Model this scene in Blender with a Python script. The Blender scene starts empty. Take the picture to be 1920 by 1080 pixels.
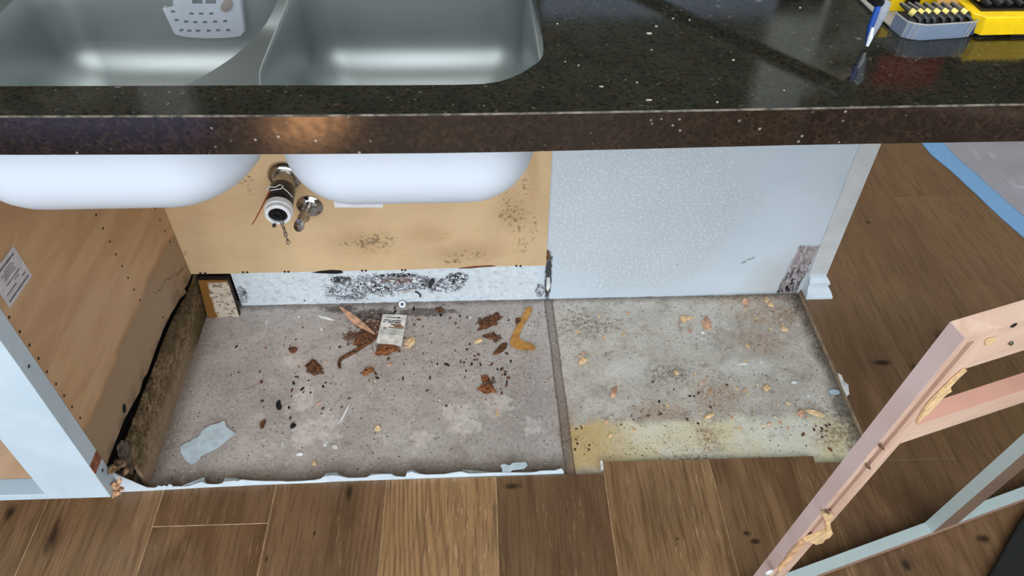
import bpy, bmesh, math, random
from mathutils import Vector, Matrix
random.seed(7)
S = bpy.context.scene
COL = S.collection
# ------------------------------------------------------------------ camera
F_PX = 1414.642
CAM = Vector((-0.13927, -1.30416, 1.33140)); PITCH, YAW, ROLL = .779129, -.0468276, .0117566
def cam_basis():
    cp, sp = math.cos(PITCH), math.sin(PITCH)
    r, f, u = Vector((1,0,0)), Vector((0,cp,-sp)), Vector((0,sp,cp))
    cr, sr = math.cos(ROLL), math.sin(ROLL)
    r, u = cr*r+sr*u, -sr*r+cr*u
    Z = Matrix.Rotation(YAW, 3, 'Z')
    return Z@r, Z@u, Z@f
CR, CU, CF = cam_basis()
cd = bpy.data.cameras.new('camera'); cam = bpy.data.objects.new('camera', cd); COL.objects.link(cam)
cd.sensor_width = 36; cd.lens = 36*F_PX/1920; cd.clip_start = .02
M3 = Matrix((CR, CU, -CF)).transposed()
cam.matrix_world = Matrix.Translation(CAM) @ M3.to_4x4()
S.camera = cam
def at(px, py, ax, val):
    """the point of the photograph's pixel on the world plane axis=val"""
    d = CF + CR*((px-960)/F_PX) - CU*((py-540)/F_PX)
    t = (val-CAM[ax])/d[ax]
    return CAM + d*t
# ------------------------------------------------------------------ light and exposure
S.view_settings.view_transform = 'Standard'; S.view_settings.look = 'None'
S.view_settings.gamma = 1; S.view_settings.use_curve_mapping = False
S.view_settings.exposure = -0.26
w = bpy.data.worlds.new('world'); S.world = w; w.use_nodes = True
w.node_tree.nodes['Background'].inputs[0].default_value = (.75,.87,1,1)
w.node_tree.nodes['Background'].inputs[1].default_value = .6
def area(name, loc, rot, sx, sy, power, col):
    l = bpy.data.lights.new(name, 'AREA'); l.shape = 'RECTANGLE'; l.size = sx; l.size_y = sy; l.energy = power; l.color = col
    o = bpy.data.objects.new(name, l); o.location = loc; o.rotation_euler = rot; COL.objects.link(o); return o
area('window_daylight', (-.6,-4.1,1.45), (math.radians(90),0,0), 3.4, 2.3, 95, (.86,.94,1))
area('side_window_daylight', (4.3,-.6,1.7), (math.radians(90),0,math.radians(90)), 2.2, 1.6, 30, (.86,.94,1))
area('high_fill', (-.1,-3.7,3.0), (math.radians(60),0,0), 7.0, 2.9, 250, (.93,.96,1))  # added fill light to lift the concrete; the wall has no opening there
area('far_wall_fill', (.4,1.2,4.3), (math.radians(38),0,0), 5.0, 1.2, 130, (.93,.97,1))  # added fill on the far wall so its mirror image shows in the worktop
area('overhead_fill', (.2,.6,4.5), (0,0,0), 3.0, 2.4, 60, (.95,.97,1))  # added overhead fill for the bowls and concrete; the ceiling is closed
# ------------------------------------------------------------------ node helpers
def lin(c):
    def f(v):
        v /= 255.; return v/12.92 if v <= .04045 else ((v+.055)/1.055)**2.4
    return (f(c[0]), f(c[1]), f(c[2]), 1)
class N:
    def __init__(s, nt, out): s.nt, s.o = nt, out
    def _m(s, op, *a, clamp=False):
        n = s.nt.nodes.new('ShaderNodeMath'); n.operation = op; n.use_clamp = clamp
        for i, v in enumerate((s,)+a):
            if isinstance(v, N): s.nt.links.new(v.o, n.inputs[i])
            else: n.inputs[i].default_value = v
        return N(s.nt, n.outputs[0])
    def __add__(s, b): return s._m('ADD', b)
    def __radd__(s, b): return s._m('ADD', b)
    def __sub__(s, b): return s._m('SUBTRACT', b)
    def __mul__(s, b): return s._m('MULTIPLY', b)
    def __rmul__(s, b): return s._m('MULTIPLY', b)
    def __truediv__(s, b): return s._m('DIVIDE', b)
    def inv(s): return (s*-1.)+1.
    def max(s, b): return s._m('MAXIMUM', b)
    def min(s, b): return s._m('MINIMUM', b)
    def abs(s): return s._m('ABSOLUTE')
    def sin(s): return s._m('SINE')
    def floor(s): return s._m('FLOOR')
    def pow(s, b): return s._m('POWER', b)
    def step(s, a, b):
        n = s.nt.nodes.new('ShaderNodeMapRange'); n.interpolation_type = 'SMOOTHSTEP'
        inv = a > b
        if inv: a, b = b, a
        s.nt.links.new(s.o, n.inputs[0]); n.inputs[1].default_value = a; n.inputs[2].default_value = b
        if inv: n.inputs[3].default_value = 1; n.inputs[4].default_value = 0
        return N(s.nt, n.outputs[0])
class Mat:
    def __init__(s, name, rough=.5, metal=0, spec=.5):
        s.m = bpy.data.materials.new(name); s.m.use_nodes = True; s.nt = s.m.node_tree
        s.b = s.nt.nodes['Principled BSDF']; s.L = s.nt.links
        s.b.inputs['Roughness'].default_value = rough; s.b.inputs['Metallic'].default_value = metal
        s.b.inputs['Specular IOR Level'].default_value = spec
        g = s.nt.nodes.new('ShaderNodeNewGeometry'); s.pos = N(s.nt, g.outputs['Position'])
        x = s.nt.nodes.new('ShaderNodeSeparateXYZ'); s.L.new(g.outputs['Position'], x.inputs[0])
        s.x, s.y, s.z = (N(s.nt, x.outputs[i]) for i in range(3))
    def vec(s, x, y, z):
        n = s.nt.nodes.new('ShaderNodeCombineXYZ')
        for i, v in enumerate((x, y, z)):
            if isinstance(v, N): s.L.new(v.o, n.inputs[i])
            else: n.inputs[i].default_value = v
        return N(s.nt, n.outputs[0])
    def noise(s, scale, detail=4, rough=.55, dist=0, v=None, off=0, sc=None):
        v = v or s.pos
        if off or sc:
            mp = s.nt.nodes.new('ShaderNodeMapping'); s.L.new(v.o, mp.inputs[0])
            mp.inputs[1].default_value = (off, off*.7, off*1.3)
            if sc: mp.inputs[3].default_value = sc
            v = N(s.nt, mp.outputs[0])
        n = s.nt.nodes.new('ShaderNodeTexNoise'); s.L.new(v.o, n.inputs['Vector'])
        n.inputs['Scale'].default_value = scale; n.inputs['Detail'].default_value = detail
        n.inputs['Roughness'].default_value = rough; n.inputs['Distortion'].default_value = dist
        return N(s.nt, n.outputs[0])
    def voro(s, scale, v=None, feature='F1', out='Distance', rand=1, sc=None):
        v = v or s.pos
        if sc:
            mp = s.nt.nodes.new('ShaderNodeMapping'); s.L.new(v.o, mp.inputs[0]); mp.inputs[3].default_value = sc; v = N(s.nt, mp.outputs[0])
        n = s.nt.nodes.new('ShaderNodeTexVoronoi'); n.feature = feature; s.L.new(v.o, n.inputs['Vector'])
        n.inputs['Scale'].default_value = scale; n.inputs['Randomness'].default_value = rand
        return N(s.nt, n.outputs[out])
    def chan(s, c, i=0):
        n = s.nt.nodes.new('ShaderNodeSeparateColor'); s.L.new(c.o, n.inputs[0]); return N(s.nt, n.outputs[i])
    def ell(s, c, r, axes='xz', rot=0):
        """1 - distance in units of the radii from a world centre, in the plane of two axes"""
        a, b = getattr(s, axes[0])-c[0], getattr(s, axes[1])-c[1]
        if rot:
            ca, sa = math.cos(rot), math.sin(rot); a, b = a*ca+b*sa, b*ca-a*sa
        a = a/r[0]; b = b/r[1]
        return ((a*a+b*b)._m('SQRT')).inv()
    def box(s, x0, x1, y0, y1, axes='xz', soft=.01):
        a, b = getattr(s, axes[0]), getattr(s, axes[1])
        return (a-x0).min(a*-1.+x1).min((b-y0).min(b*-1.+y1))/soft
    def col(s, c):
        if isinstance(c, N): return c
        n = s.nt.nodes.new('ShaderNodeRGB'); n.outputs[0].default_value = lin(c) if max(c[:3]) > 1 else (*c[:3],1); return N(s.nt, n.outputs[0])
    def mix(s, f, a, b, mode='MIX'):
        n = s.nt.nodes.new('ShaderNodeMix'); n.data_type = 'RGBA'; n.blend_type = mode
        if isinstance(f, N): s.L.new(f.o, n.inputs[0])
        else: n.inputs[0].default_value = f
        s.L.new(s.col(a).o, n.inputs[6]); s.L.new(s.col(b).o, n.inputs[7]); return N(s.nt, n.outputs[2])
    def attr(s, name):
        n = s.nt.nodes.new('ShaderNodeAttribute'); n.attribute_name = name; return N(s.nt, n.outputs['Color'])
    def base(s, c): s.L.new(s.col(c).o, s.b.inputs['Base Color']); return s
    def rough(s, f): s.L.new(f.o, s.b.inputs['Roughness']); return s
    def bump(s, h, dist=.001, strength=1):
        n = s.nt.nodes.new('ShaderNodeBump'); s.L.new(h.o, n.inputs['Height']); n.inputs['Distance'].default_value = dist
        n.inputs['Strength'].default_value = strength; s.L.new(n.outputs[0], s.b.inputs['Normal']); return s
def plain(name, c, rough=.5, metal=0, var=.08, bump=0, scale=60, spec=.5):
    m = Mat(name, rough, metal, spec); n = m.noise(scale, 4)
    dk = tuple(v*(1-var*2) for v in c); lt = tuple(min(255, v*(1+var)) for v in c)
    m.base(m.mix(n.step(.3,.7), dk, lt))
    if bump: m.bump(n, bump)
    return m.m
# ------------------------------------------------------------------ mesh helpers
class MB:
    def __init__(s): s.v, s.f, s.m = [], [], []
    def add(s, vs, fs, mi=0):
        b = len(s.v); s.v += [Vector(p) for p in vs]; s.f += [tuple(b+i for i in f) for f in fs]; s.m += [mi]*len(fs)
    def box(s, x0, x1, y0, y1, z0, z1, mi=0, T=None):
        v = [Vector(p) for p in ((x0,y0,z0),(x1,y0,z0),(x1,y1,z0),(x0,y1,z0),(x0,y0,z1),(x1,y0,z1),(x1,y1,z1),(x0,y1,z1))]
        if T: v = [T@p for p in v]
        s.add(v, [(3,2,1,0),(4,5,6,7),(0,1,5,4),(1,2,6,5),(2,3,7,6),(3,0,4,7)], mi); return s
    def prism(s, poly, ext, mi=0, mside=None):
        poly = [Vector(p) for p in poly]; n = len(poly); ext = Vector(ext)
        s.add(poly+[p+ext for p in poly], [tuple(range(n))[::-1], tuple(range(n,2*n))], mi)
        b = len(s.v)-2*n
        for i in range(n):
            j = (i+1) % n; s.f.append((b+i,b+j,b+n+j,b+n+i)); s.m.append(mi if mside is None else mside)
        return s
    def tube(s, path, r, seg=12, cap=True, mi=0):
        path = [Vector(p) for p in path]; n = len(path); rs = r if isinstance(r, (list,tuple)) else [r]*n
        up = None; rings = []
        for i, p in enumerate(path):
            d = (path[min(i+1,n-1)]-path[max(i-1,0)]).normalized()
            if up is None: up = d.orthogonal().normalized()
            up = (up-d*up.dot(d)).normalized(); sd = d.cross(up)
            rings.append([p+(up*math.cos(t)+sd*math.sin(t))*rs[i] for t in [2*math.pi*k/seg for k in range(seg)]])
        vs = [v for R in rings for v in R]; fs = []
        for i in range(n-1):
            for k in range(seg):
                a, b = i*seg+k, i*seg+(k+1) % seg; fs.append((a,b,b+seg,a+seg))
        if cap: fs += [tuple(range(seg))[::-1], tuple((n-1)*seg+k for k in range(seg))]
        s.add(vs, fs, mi); return s
    def lathe(s, prof, org, axis, seg=32, mi=0, sx=1, sy=1, upv=None):
        org, ax = Vector(org), Vector(axis).normalized()
        u = (Vector(upv) if upv else ax.orthogonal()); u = (u-ax*u.dot(ax)).normalized(); v = ax.cross(u)
        vs = [org+ax*h+(u*math.cos(t)*sx+v*math.sin(t)*sy)*r for r, h in prof for t in [2*math.pi*k/seg for k in range(seg)]]
        fs = []
        for i in range(len(prof)-1):
            for k in range(seg):
                a, b = i*seg+k, i*seg+(k+1) % seg; fs.append((a,b,b+seg,a+seg))
        fs += [tuple(range(seg))[::-1], tuple((len(prof)-1)*seg+k for k in range(seg))]
        s.add(vs, fs, mi); return s
    def build(s, name, mats, parent=None, smooth=False, bevel=0, label=None, cat=None, group=None, kind=None, bseg=2, org=None):
        me = bpy.data.meshes.new(name)
        if not isinstance(mats, (list,tuple)): mats = [mats]
        if parent is not None: off = parent.matrix_world.translation.copy() if parent.type == 'EMPTY' else Vector(parent['_o'])
        elif org is not None: off = Vector(org)
        else:
            lo = [min(p[i] for p in s.v) for i in range(3)]; hi = [max(p[i] for p in s.v) for i in range(3)]
            off = Vector(((lo[0]+hi[0])/2, (lo[1]+hi[1])/2, lo[2]))
            if kind == 'structure': off = Vector((0,0,0))
        me.from_pydata([p-off for p in s.v], [], s.f)
        for m in mats: me.materials.append(m)
        me.polygons.foreach_set('material_index', s.m); me.update()
        bm = bmesh.new(); bm.from_mesh(me); bmesh.ops.recalc_face_normals(bm, faces=bm.faces)
        if smooth:
            for f in bm.faces: f.smooth = True
            for e in bm.edges:
                if len(e.link_faces) == 2 and e.calc_face_angle() > .6: e.smooth = False
        bm.to_mesh(me); bm.free()
        o = bpy.data.objects.new(name, me); COL.objects.link(o)
        if parent is not None: o.parent = parent
        else: o.location = off
        o['_o'] = tuple(off)
        if bevel:
            b = o.modifiers.new('bevel', 'BEVEL'); b.width = bevel; b.segments = bseg; b.limit_method = 'ANGLE'
            b.angle_limit = .6
        return tag(o, label, cat, group, kind)
def tag(o, label=None, cat=None, group=None, kind=None):
    for k, v in (('label',label),('category',cat),('group',group),('kind',kind)):
        if v: o[k] = v
    return o
def empty(name, loc, label, cat, group=None):
    o = bpy.data.objects.new(name, None); o.location = loc; o.empty_display_size = .02; COL.objects.link(o)
    o.matrix_world = Matrix.Translation(Vector(loc)); return tag(o, label, cat, group)
def holed(outer, holes, ext, z_side=None):
    """a slab: closed outline with openings, extruded by ext; returns an MB"""
    bm = bmesh.new(); loops = []
    for L in [outer]+holes:
        vs = [bm.verts.new(p) for p in L]; loops.append(vs)
        for i in range(len(vs)): bm.edges.new((vs[i], vs[(i+1) % len(vs)]))
    bmesh.ops.triangle_fill(bm, use_beauty=True, use_dissolve=False, edges=bm.edges[:])
    bm.verts.index_update(); mb = MB(); n = len(bm.verts); ext = Vector(ext)
    vs = [v.co.copy() for v in bm.verts]
    mb.add(vs+[v+ext for v in vs], [tuple(v.index for v in f.verts) for f in bm.faces]+[tuple(v.index+n for v in f.verts)[::-1] for f in bm.faces])
    b = 0
    for L in loops:
        k = len(L)
        for i in range(k):
            a, c = L[i].index, L[(i+1) % k].index; mb.f.append((a,c,c+n,a+n)); mb.m.append(0)
    bm.free(); return mb
# ------------------------------------------------------------------ materials
def pxell(m, px, py, rx, ry, plane, rot=0):
    """ellipse of a stain given by its place in the photograph, on plane 'z'/'y'/'x' """
    ax, val, axes = plane
    c = at(px, py, ax, val); i, j = ['xyz'.index(a) for a in axes]
    a = at(px+rx, py, ax, val)-c; b = at(px, py+ry, ax, val)-c
    return m.ell((c[i], c[j]), (max(abs(a[i]),.002), max(abs(b[j]),.002)), axes, rot)
CONC = (2, 0., 'xy'); BACK = (1, 0., 'xz'); SIDE = (0, -.826, 'yz'); FLR = (2, .014, 'xy')
def union(l):
    r = l[0]
    for x in l[1:]: r = r.max(x)
    return r
# --- granite
m = Mat('speckled_dark_stone', .07, 0, .5)
fl = m.chan(m.voro(230, out='Color')); fl2 = m.voro(330); cell = m.chan(m.voro(120, out='Color'), 1)
bs = m.mix(m.noise(22, 3).step(.35,.65), (34,35,28), (44,45,37))
bs = m.mix(cell.step(.55,.95)*.7, bs, (48,38,30)); fn = m.noise(190, 3, .6, .6)
bs = m.mix(fn.step(.5,.4)*.75, bs, (16,14,12))
big = m.voro(55); bigc = m.chan(m.voro(55, out='Color'))
bs = m.mix(fl.step(.972,.98)*fl2.step(.42,.25), bs, (104,98,86))
bs = m.mix(bigc.step(.94,.96)*big.step(.3,.18)*m.noise(300,2).step(.45,.6), bs, (120,114,114))
m.base(bs); m.rough(m.noise(40,4)*.08+.035); GRANITE = m.m
m = Mat('worn_stone_arris', .5); m.base(m.mix(m.noise(90,5).step(.35,.7), (52,48,42), (124,116,106))); ARRIS = m.m
m = Mat('rough_stone_face', .16, 0, .75)
wv3 = m.vec(m.x+m.noise(90,3)*.006, m.y+m.noise(90,3,off=3)*.006, m.z+m.noise(90,3,off=7)*.006)
c1 = m.voro(150, v=wv3); cc = m.chan(m.voro(150, v=wv3, out='Color'))
bs = m.mix(cc.step(.1,.95), (30,23,18), (48,37,29)); bs = m.mix(c1.step(.45,.15)*cc.step(.2,.5), bs, (12,9,8)); bs = m.mix(m.noise(260,3,.7).step(.54,.44)*.6, bs, (16,12,11))
fl = m.chan(m.voro(190, out='Color'), 1); bs = m.mix(fl.step(.972,.98)*m.voro(190).step(.4,.2), bs, (140,132,130))
m.base(bs); m.rough(m.noise(80,4).step(.3,.7)*.08+.1); m.bump(c1, .00002); FACE = m.m
# --- steel
m = Mat('brushed_steel', .3, 1)
n = m.noise(30, 4, .6, sc=(.5,.8,18)); n2 = m.noise(3, 2)
m.base(m.mix(n2.step(.3,.7), (158,165,165), (178,184,184))); m.rough(n*.05+.45); m.bump(n, .00002); m.b.inputs['Anisotropic'].default_value = .5; tg = m.nt.nodes.new('ShaderNodeTangent'); tg.direction_type = 'RADIAL'; tg.axis = 'Z'; m.L.new(tg.outputs[0], m.b.inputs['Tangent']); STEEL = m.m
m = Mat('white_undercoat', .42)
sp = m.chan(m.voro(260, out='Color')).step(.9,.93)*m.voro(260).step(.3,.15)
reg = (pxell(m, 880, 330, 110, 40, (1,-.5,'xz')) + m.noise(30,3)*.6).step(0,.9)
m.base(m.mix(sp*(reg*.7+.04), (206,217,230), (140,142,150))); m.bump(m.noise(400,2), .0001); UNDER = m.m
CHROME = plain('chrome', (190,190,190), .09, 1, .03)
DCHROME = plain('aged_chrome', (178,172,164), .34, 1, .06)
# --- concrete
m = Mat('stained_concrete', .86, 0, .25)
n1 = m.noise(4, 6, .6); n2 = m.noise(26, 6, .65, .4); n3 = m.noise(130, 4, .7); big = m.noise(9, 5, .6, .8, off=3)
stk = m.noise(22, 6, .7, 1.2, off=11); left = m.mix(n1.step(.35,.65), (170,162,157), (194,187,182)); left = m.mix((n2.step(.5,.7)*big.step(.45,.6))*.7, left, (206,200,196)); left = m.mix(n2.step(.48,.3)*.5, left, (138,129,123)); left = m.mix(stk.step(.6,.66)*.5, left, (214,210,206)); left = m.mix(n3.step(.5,.35)*.45, left, (118,106,98))
right = m.mix(n1.step(.35,.65), (184,177,167), (208,202,191)); right = m.mix(n2.step(.5,.66)*.6, right, (218,214,204)); right = m.mix(n2.step(.47,.3)*.5, right, (134,120,104)); right = m.mix(stk.step(.58,.68)*.5, right, (150,128,104)); right = m.mix(n3.step(.5,.35)*.45, right, (140,128,116))
side = m.x.step(0., .04); bs = m.mix(side, left, right)
def blobs(lst, plane, nz=.9, scale=40, lo=0, hi=.15, off=0):
    d = m.noise(scale, 5, .65, .3, off=off)*nz - nz*.5
    return union([(pxell(m, *b, plane)+d).step(lo, hi) for b in lst])
# pale thinset patches
bs = m.mix(blobs([(572,745,24,35),(570,815,26,32),(612,800,32,36),(860,775,45,22),(872,800,34,24),(548,678,20,11),(935,760,30,22),(790,820,25,16),(1000,800,22,18)], CONC, 2.6, 42, .1, .3)*(m.noise(50,5,.7,off=6).step(.35,.6)*.55+.1), bs, (222,214,208))
# yellow resin sheet at front right
yl = (m.box(at(1050,800,2,0).x, .66, -.50, at(1200,782,2,0).y, 'xy', .02) + (m.noise(14,5,.6)-.5)*3.4).step(0,1.2)
ycol = m.mix(m.noise(8,5).step(.35,.65), (226,216,176), (232,230,212)); ycol = m.mix(m.x.step(.06,.2), (206,178,122), ycol); ycol = m.mix(n2.step(.48,.3)*.5, ycol, (164,156,136))
bs = m.mix(yl*.93, bs, ycol)
# ochre dust areas and dirt
bs = m.mix(blobs([(1340,745,55,38),(1240,770,70,20),(1450,590,90,25),(1380,560,120,12),(1060,800,20,45),(1420,640,60,30),(1330,820,30,40),(1560,820,50,25)], CONC, 2.4, 34, -.3,.8)*(m.noise(130,5,.75).step(.42,.6)*.8+.06), bs, (160,122,84))
bs = m.mix(blobs([(1100,610,60,35),(1500,570,30,16),(1590,800,36,55),(1250,700,60,25),(1300,862,90,10),(1060,830,12,45),(1540,640,22,70)], CONC, 2.6, 38, -.3,.8, 5)*(m.noise(110,5,.75,off=2).step(.42,.6)*.75+.08), bs, (112,98,82))
bs = m.mix(blobs([(1470,800,80,26),(1180,690,60,30),(1400,690,60,25)], CONC, 1.4, 22, -.1,.7, 9)*.5, bs, (226,226,220))
# rust
ru = blobs([(700,615,48,38),(725,655,36,16),(590,692,20,14),(913,600,26,14),(930,632,14,16),(918,715,16,14),(660,630,30,16)], CONC, 3.0, 70, .3,.5, 2)
bs = m.mix(ru*.9, bs, m.mix(n3.step(.35,.65), (54,34,22), (112,68,38)))
bs = m.mix(blobs([(700,590,50,14),(640,580,40,8),(800,585,60,10)], CONC, 1.6, 70, 0,.4, 4)*.7, bs, (50,38,32))
# dark grime against the edges, with the toe board's shadow painted in at the front
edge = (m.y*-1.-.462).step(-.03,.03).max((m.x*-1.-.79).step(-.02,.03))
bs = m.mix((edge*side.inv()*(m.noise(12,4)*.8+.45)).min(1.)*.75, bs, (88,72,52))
er = ((m.x-.60)+(m.noise(25,5)-.5)*.05).step(.0,.035); bs = m.mix((m.noise(95,6,.8,.4,off=8).step(.56,.66))*(side*.3+.12), bs, (124,100,76)); bs = m.mix((m.noise(70,6,.8,.4,off=12).step(.56,.64))*.22, bs, (236,234,230))
bs = m.mix(er*.7, bs, (66,56,46))
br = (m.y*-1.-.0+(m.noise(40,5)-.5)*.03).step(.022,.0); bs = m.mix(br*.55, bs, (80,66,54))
# tiny dark and pale specks
v = m.voro(150); vc = m.chan(m.voro(150, out='Color')); dens = m.noise(7,3).step(.35,.7)
bs = m.mix((vc+dens*.08).step(.965,.975)*v.step(.3,.18), bs, (48,38,32))
v2 = m.voro(210); vc2 = m.chan(m.voro(210, out='Color'),1)
bs = m.mix((vc2+dens*.06).step(.955,.97)*v2.step(.34,.2), bs, (214,208,198))
# joint between the two pours
jx = m.x+(m.noise(8,3)-.5)*.006+m.y*.018
j = (jx-.002).step(0,.003)*jx.step(.024,.019); bs = m.mix(j*.6, bs, (112,98,88)); j2 = (jx-.0215).abs().step(.0035,.001).max((jx-.003).abs().step(.003,.001)); bs = m.mix(j2*.55, bs, (84,70,62))
crk = ((m.x+.445+m.y*.25+(m.noise(14,4)-.5)*.02).abs().step(.0018,.0004))*m.y.step(-.2,-.1); bs = m.mix(crk*.7, bs, (70,62,58))
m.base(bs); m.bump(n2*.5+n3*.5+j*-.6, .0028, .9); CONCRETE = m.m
# --- oak look planks (colour attribute: r tone, g offset, b hue)
m = Mat('oak_plank', .42, 0, .4)
at_ = m.attr('plank'); tone, off, hue = m.chan(at_,0), m.chan(at_,1), m.chan(at_,2)
P = m.vec(m.x+off*7., m.y*.16+off*13., off*5.)
P2 = m.vec(m.x+off*7., m.y*.05+off*3., off*9.)
P3 = m.vec(m.x+off*3., m.y*.11+off*3., off*4.)
g1 = m.noise(9, 5, .6, .6, v=P); g2 = m.noise(60, 4, .6, .2, v=P2); g3 = m.noise(150, 3, .6, 0, v=P2)
ring = m.noise(3., 1.5, .4, .3, v=P); wv = ((ring*230.).sin()*.5+.5).pow(2.)
c = m.mix(g1.step(.32,.68), (112,84,56), (150,116,82))
c = m.mix(tone.step(.4,1.)*.75, c, (178,140,98)); c = m.mix(tone.step(.45,0.)*.65, c, (90,66,45))
c = m.mix(hue*.4, c, (132,102,78))
c = m.mix(wv*(m.x.step(1.,.5)*.75+.25)*m.noise(4,2,v=P,off=3).step(.35,.6)*.5, c, (92,62,38)); fz = m.x.step(1.,.45)*.7+.3; c = m.mix(g2.step(.5,.32)*fz*.4, c, (78,54,34)); c = m.mix(m.noise(3.,4,.6,.5,sc=(2.2,.6,1)).step(.45,.7)*m.x.step(.5,.9)*.5, c, (124,96,62)); c = m.mix(m.noise(220,3,.6,v=P2).step(.5,.36)*.4, c, (70,48,30)); 
lines = m.noise(230,2,.5,v=P3,off=5).step(.62,.68)*m.noise(6,3,v=P).step(.42,.58); c = m.mix(lines*(tone*.5+.08)*m.x.step(.8,.5), c, (206,178,140))
c = m.mix(m.noise(3.5,3,off=2).step(.55,.75)*.35, c, (92,76,56))
# knots
def kn(l, nz=.9): 
    d = m.noise(40,5,.7,sc=(1.6,.5,1))*nz*1.6-nz*.8; return union([(pxell(m,*b[:4],FLR,b[4] if len(b)>4 else 0)+d).step(-.15,.8) for b in l])
K = kn([(655,925,9,24),(100,1005,12,38),(20,960,12,22),(1770,640,14,26),(1720,690,14,10),(1520,960,9,18),(1845,1010,16,10),(500,1048,3,7),(1700,1060,10,14),(1627,417,6,4),(590,1000,3,6),(1270,1010,4,4),(1400,1000,9,6),(1416,1015,12,6),(960,912,20,8),(1655,680,22,6)])
c = m.mix(K*.9, c, (40,27,17)); K2 = kn([(650,960,40,60),(100,1000,36,60),(1770,650,50,40)]); c = m.mix(K2*.25, c, (60,38,22))
m.base(c); m.rough(g2*.22+.33); m.bump(g3*.6+g2*.4, .0004); PLANK = m.m
SEAM = plain('plank_core', (176,158,132), .7)
# --- painted back wall
m = Mat('mouldy_white_paint', .5, 0, .35)
mot = m.noise(230, 3, .6).step(.42,.54); reg = union([(pxell(m,1200,400,210,150,BACK)+m.noise(12,3)*.7).step(.2,.6), (pxell(m,1120,500,110,60,BACK)+m.noise(12,3)*.6).step(.2,.9)*.7])
bs = m.mix(m.noise(3,3).step(.3,.7), (198,212,224), (208,221,232)); bs = m.mix(mot*reg*.45, bs, (184,188,190)); bs = m.mix(m.noise(170,3,off=2).step(.54,.62)*reg*.7, bs, (228,236,242))
bs = m.mix((m.noise(5,3)-.1).step(.3,.7)*.18, bs, (180,186,190))
strip = m.x.step(.0,-.02)*m.z.step(.13,.11)
bs = m.mix(strip*.5, bs, (220,226,230)); bs = m.mix(strip*m.noise(90,3,.6,.5).step(.5,.6)*.45, bs, (236,244,248)); bs = m.mix(strip*m.noise(60,5,.7,.5,off=3).step(.52,.62)*.4, bs, (150,158,160))
def spots(l, scale, nz, lo, hi, off=0, strk=(1,1,1)):
    d = m.noise(scale,5,.7,.5,off=off,sc=strk)*nz-nz*.5; return union([(pxell(m,*b,BACK)+d).step(lo,hi) for b in l])
def region(l, nz=.5, hi=.7): d = m.noise(26,3)*nz-nz*.5; return union([(pxell(m,*b,BACK)+d).step(0,hi) for b in l])
T1 = m.noise(130,5,.7,1.4); T2 = m.noise(85,5,.75,1.5,off=4); T3 = m.noise(130,4,.65,1.,off=8)
R1 = region([(700,535,125,30),(650,548,66,26),(830,535,62,24),(858,522,34,18),(452,550,18,30),(1012,545,14,24),(745,530,150,24)])*(m.noise(34,3,off=6).step(.3,.55)*.5+.5); R2 = region([(712,541,44,15),(798,531,34,16),(856,520,38,15),(640,525,40,13),(745,516,70,7)])
mo = (T1+R1*.34).step(.70,.78); bs = m.mix(mo*.85, bs, (86,84,98)); bs = m.mix((T2+R1*.25).step(.72,.8)*.9, bs, (50,46,58))
bs = m.mix((T2+R2*.34).step(.72,.82)*.96, bs, (18,16,20)); bs = m.mix((T3+region([(745,526,66,9)])*.4).step(.72,.85)*.85, bs, (104,66,46))
bs = m.mix((T3+R1*.2).step(.68,.74)*R1*.9, bs, (238,244,250)); bs = m.mix((T1+region([(860,569,70,6),(730,574,40,4)])*.5).step(.72,.8)*.9, bs, (36,34,38))
# split at the joint
jd = (pxell(m,1028,520,7,48,BACK)+m.noise(90,4)*1.1-.55).step(-.1,.35); bs = m.mix(jd*.93, bs, (30,18,16)); jj = (pxell(m,1027,478,6,12,BACK)+m.noise(90,4)*.5-.25).step(0,.3); bs = m.mix(jj, bs, (112,82,54))
ln = m.x.abs().step(.0016,.0006)*m.z.step(.16,.2); bs = m.mix(ln*.5, bs, (150,128,104))
# rotted patch at the right end
rx = m.x+m.z*-.10; rp = ((rx-.578).min(rx*-1.+.634).min(m.z*-1.+.165)/.008+(m.noise(60,4)-.5)*2.).step(-.3,1.)
rc = m.mix(m.noise(70,5,.7,.8,sc=(1,1,.5)).step(.35,.65), (138,128,132), (196,188,190)); 
dkc = m.noise(75,5,.7,1.2,sc=(1.6,1,.6)); rc = m.mix(dkc.step(.50,.56)*m.z.step(.14,.05), rc, (16,12,16)); rc = m.mix(((rx-.578).abs().step(.005,.001).max((rx-.63).abs().step(.004,.001)))*m.noise(40,3).step(.45,.55)*m.z.step(.14,.1), rc, (18,12,16))
bs = m.mix(rp, bs, rc); hal = (m.ell((.60,.03),(.12,.13))+m.noise(12,3)*.3).step(.0,.8); bs = m.mix(hal*rp.inv()*.3, bs, (170,158,140))
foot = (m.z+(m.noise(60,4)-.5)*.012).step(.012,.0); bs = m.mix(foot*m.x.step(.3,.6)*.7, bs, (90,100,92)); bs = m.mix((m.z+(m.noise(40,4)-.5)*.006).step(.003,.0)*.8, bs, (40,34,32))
sv = m.chan(m.voro(60, out='Color')).step(.94,.95)*m.voro(60).step(.14,.06)*(m.noise(5,2).step(.5,.6)); bs = m.mix(sv*.8, bs, (50,50,56))
scr = (pxell(m,1402,488,18,3,BACK,.6)).step(.0,.4); bs = m.mix(scr*m.noise(150,2).step(.4,.5)*.7, bs, (110,116,122))
m.base(bs); m.bump(mo*-.5+m.noise(300,3)*.15+jd*-2.+dkc*rp*2.+mot*reg*.2, .002, .8); WALL = m.m
FPAINT = plain('shaded_frame_paint', (178,192,192), .4, 0, .008)  # same pale blue white paint, greyed: shade is mixed into the colour
m = Mat('warm_white_paint', .45); m.base(m.mix(m.noise(20,4).step(.3,.7), (202,206,208), (214,218,222))); TRIM = m.m
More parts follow.
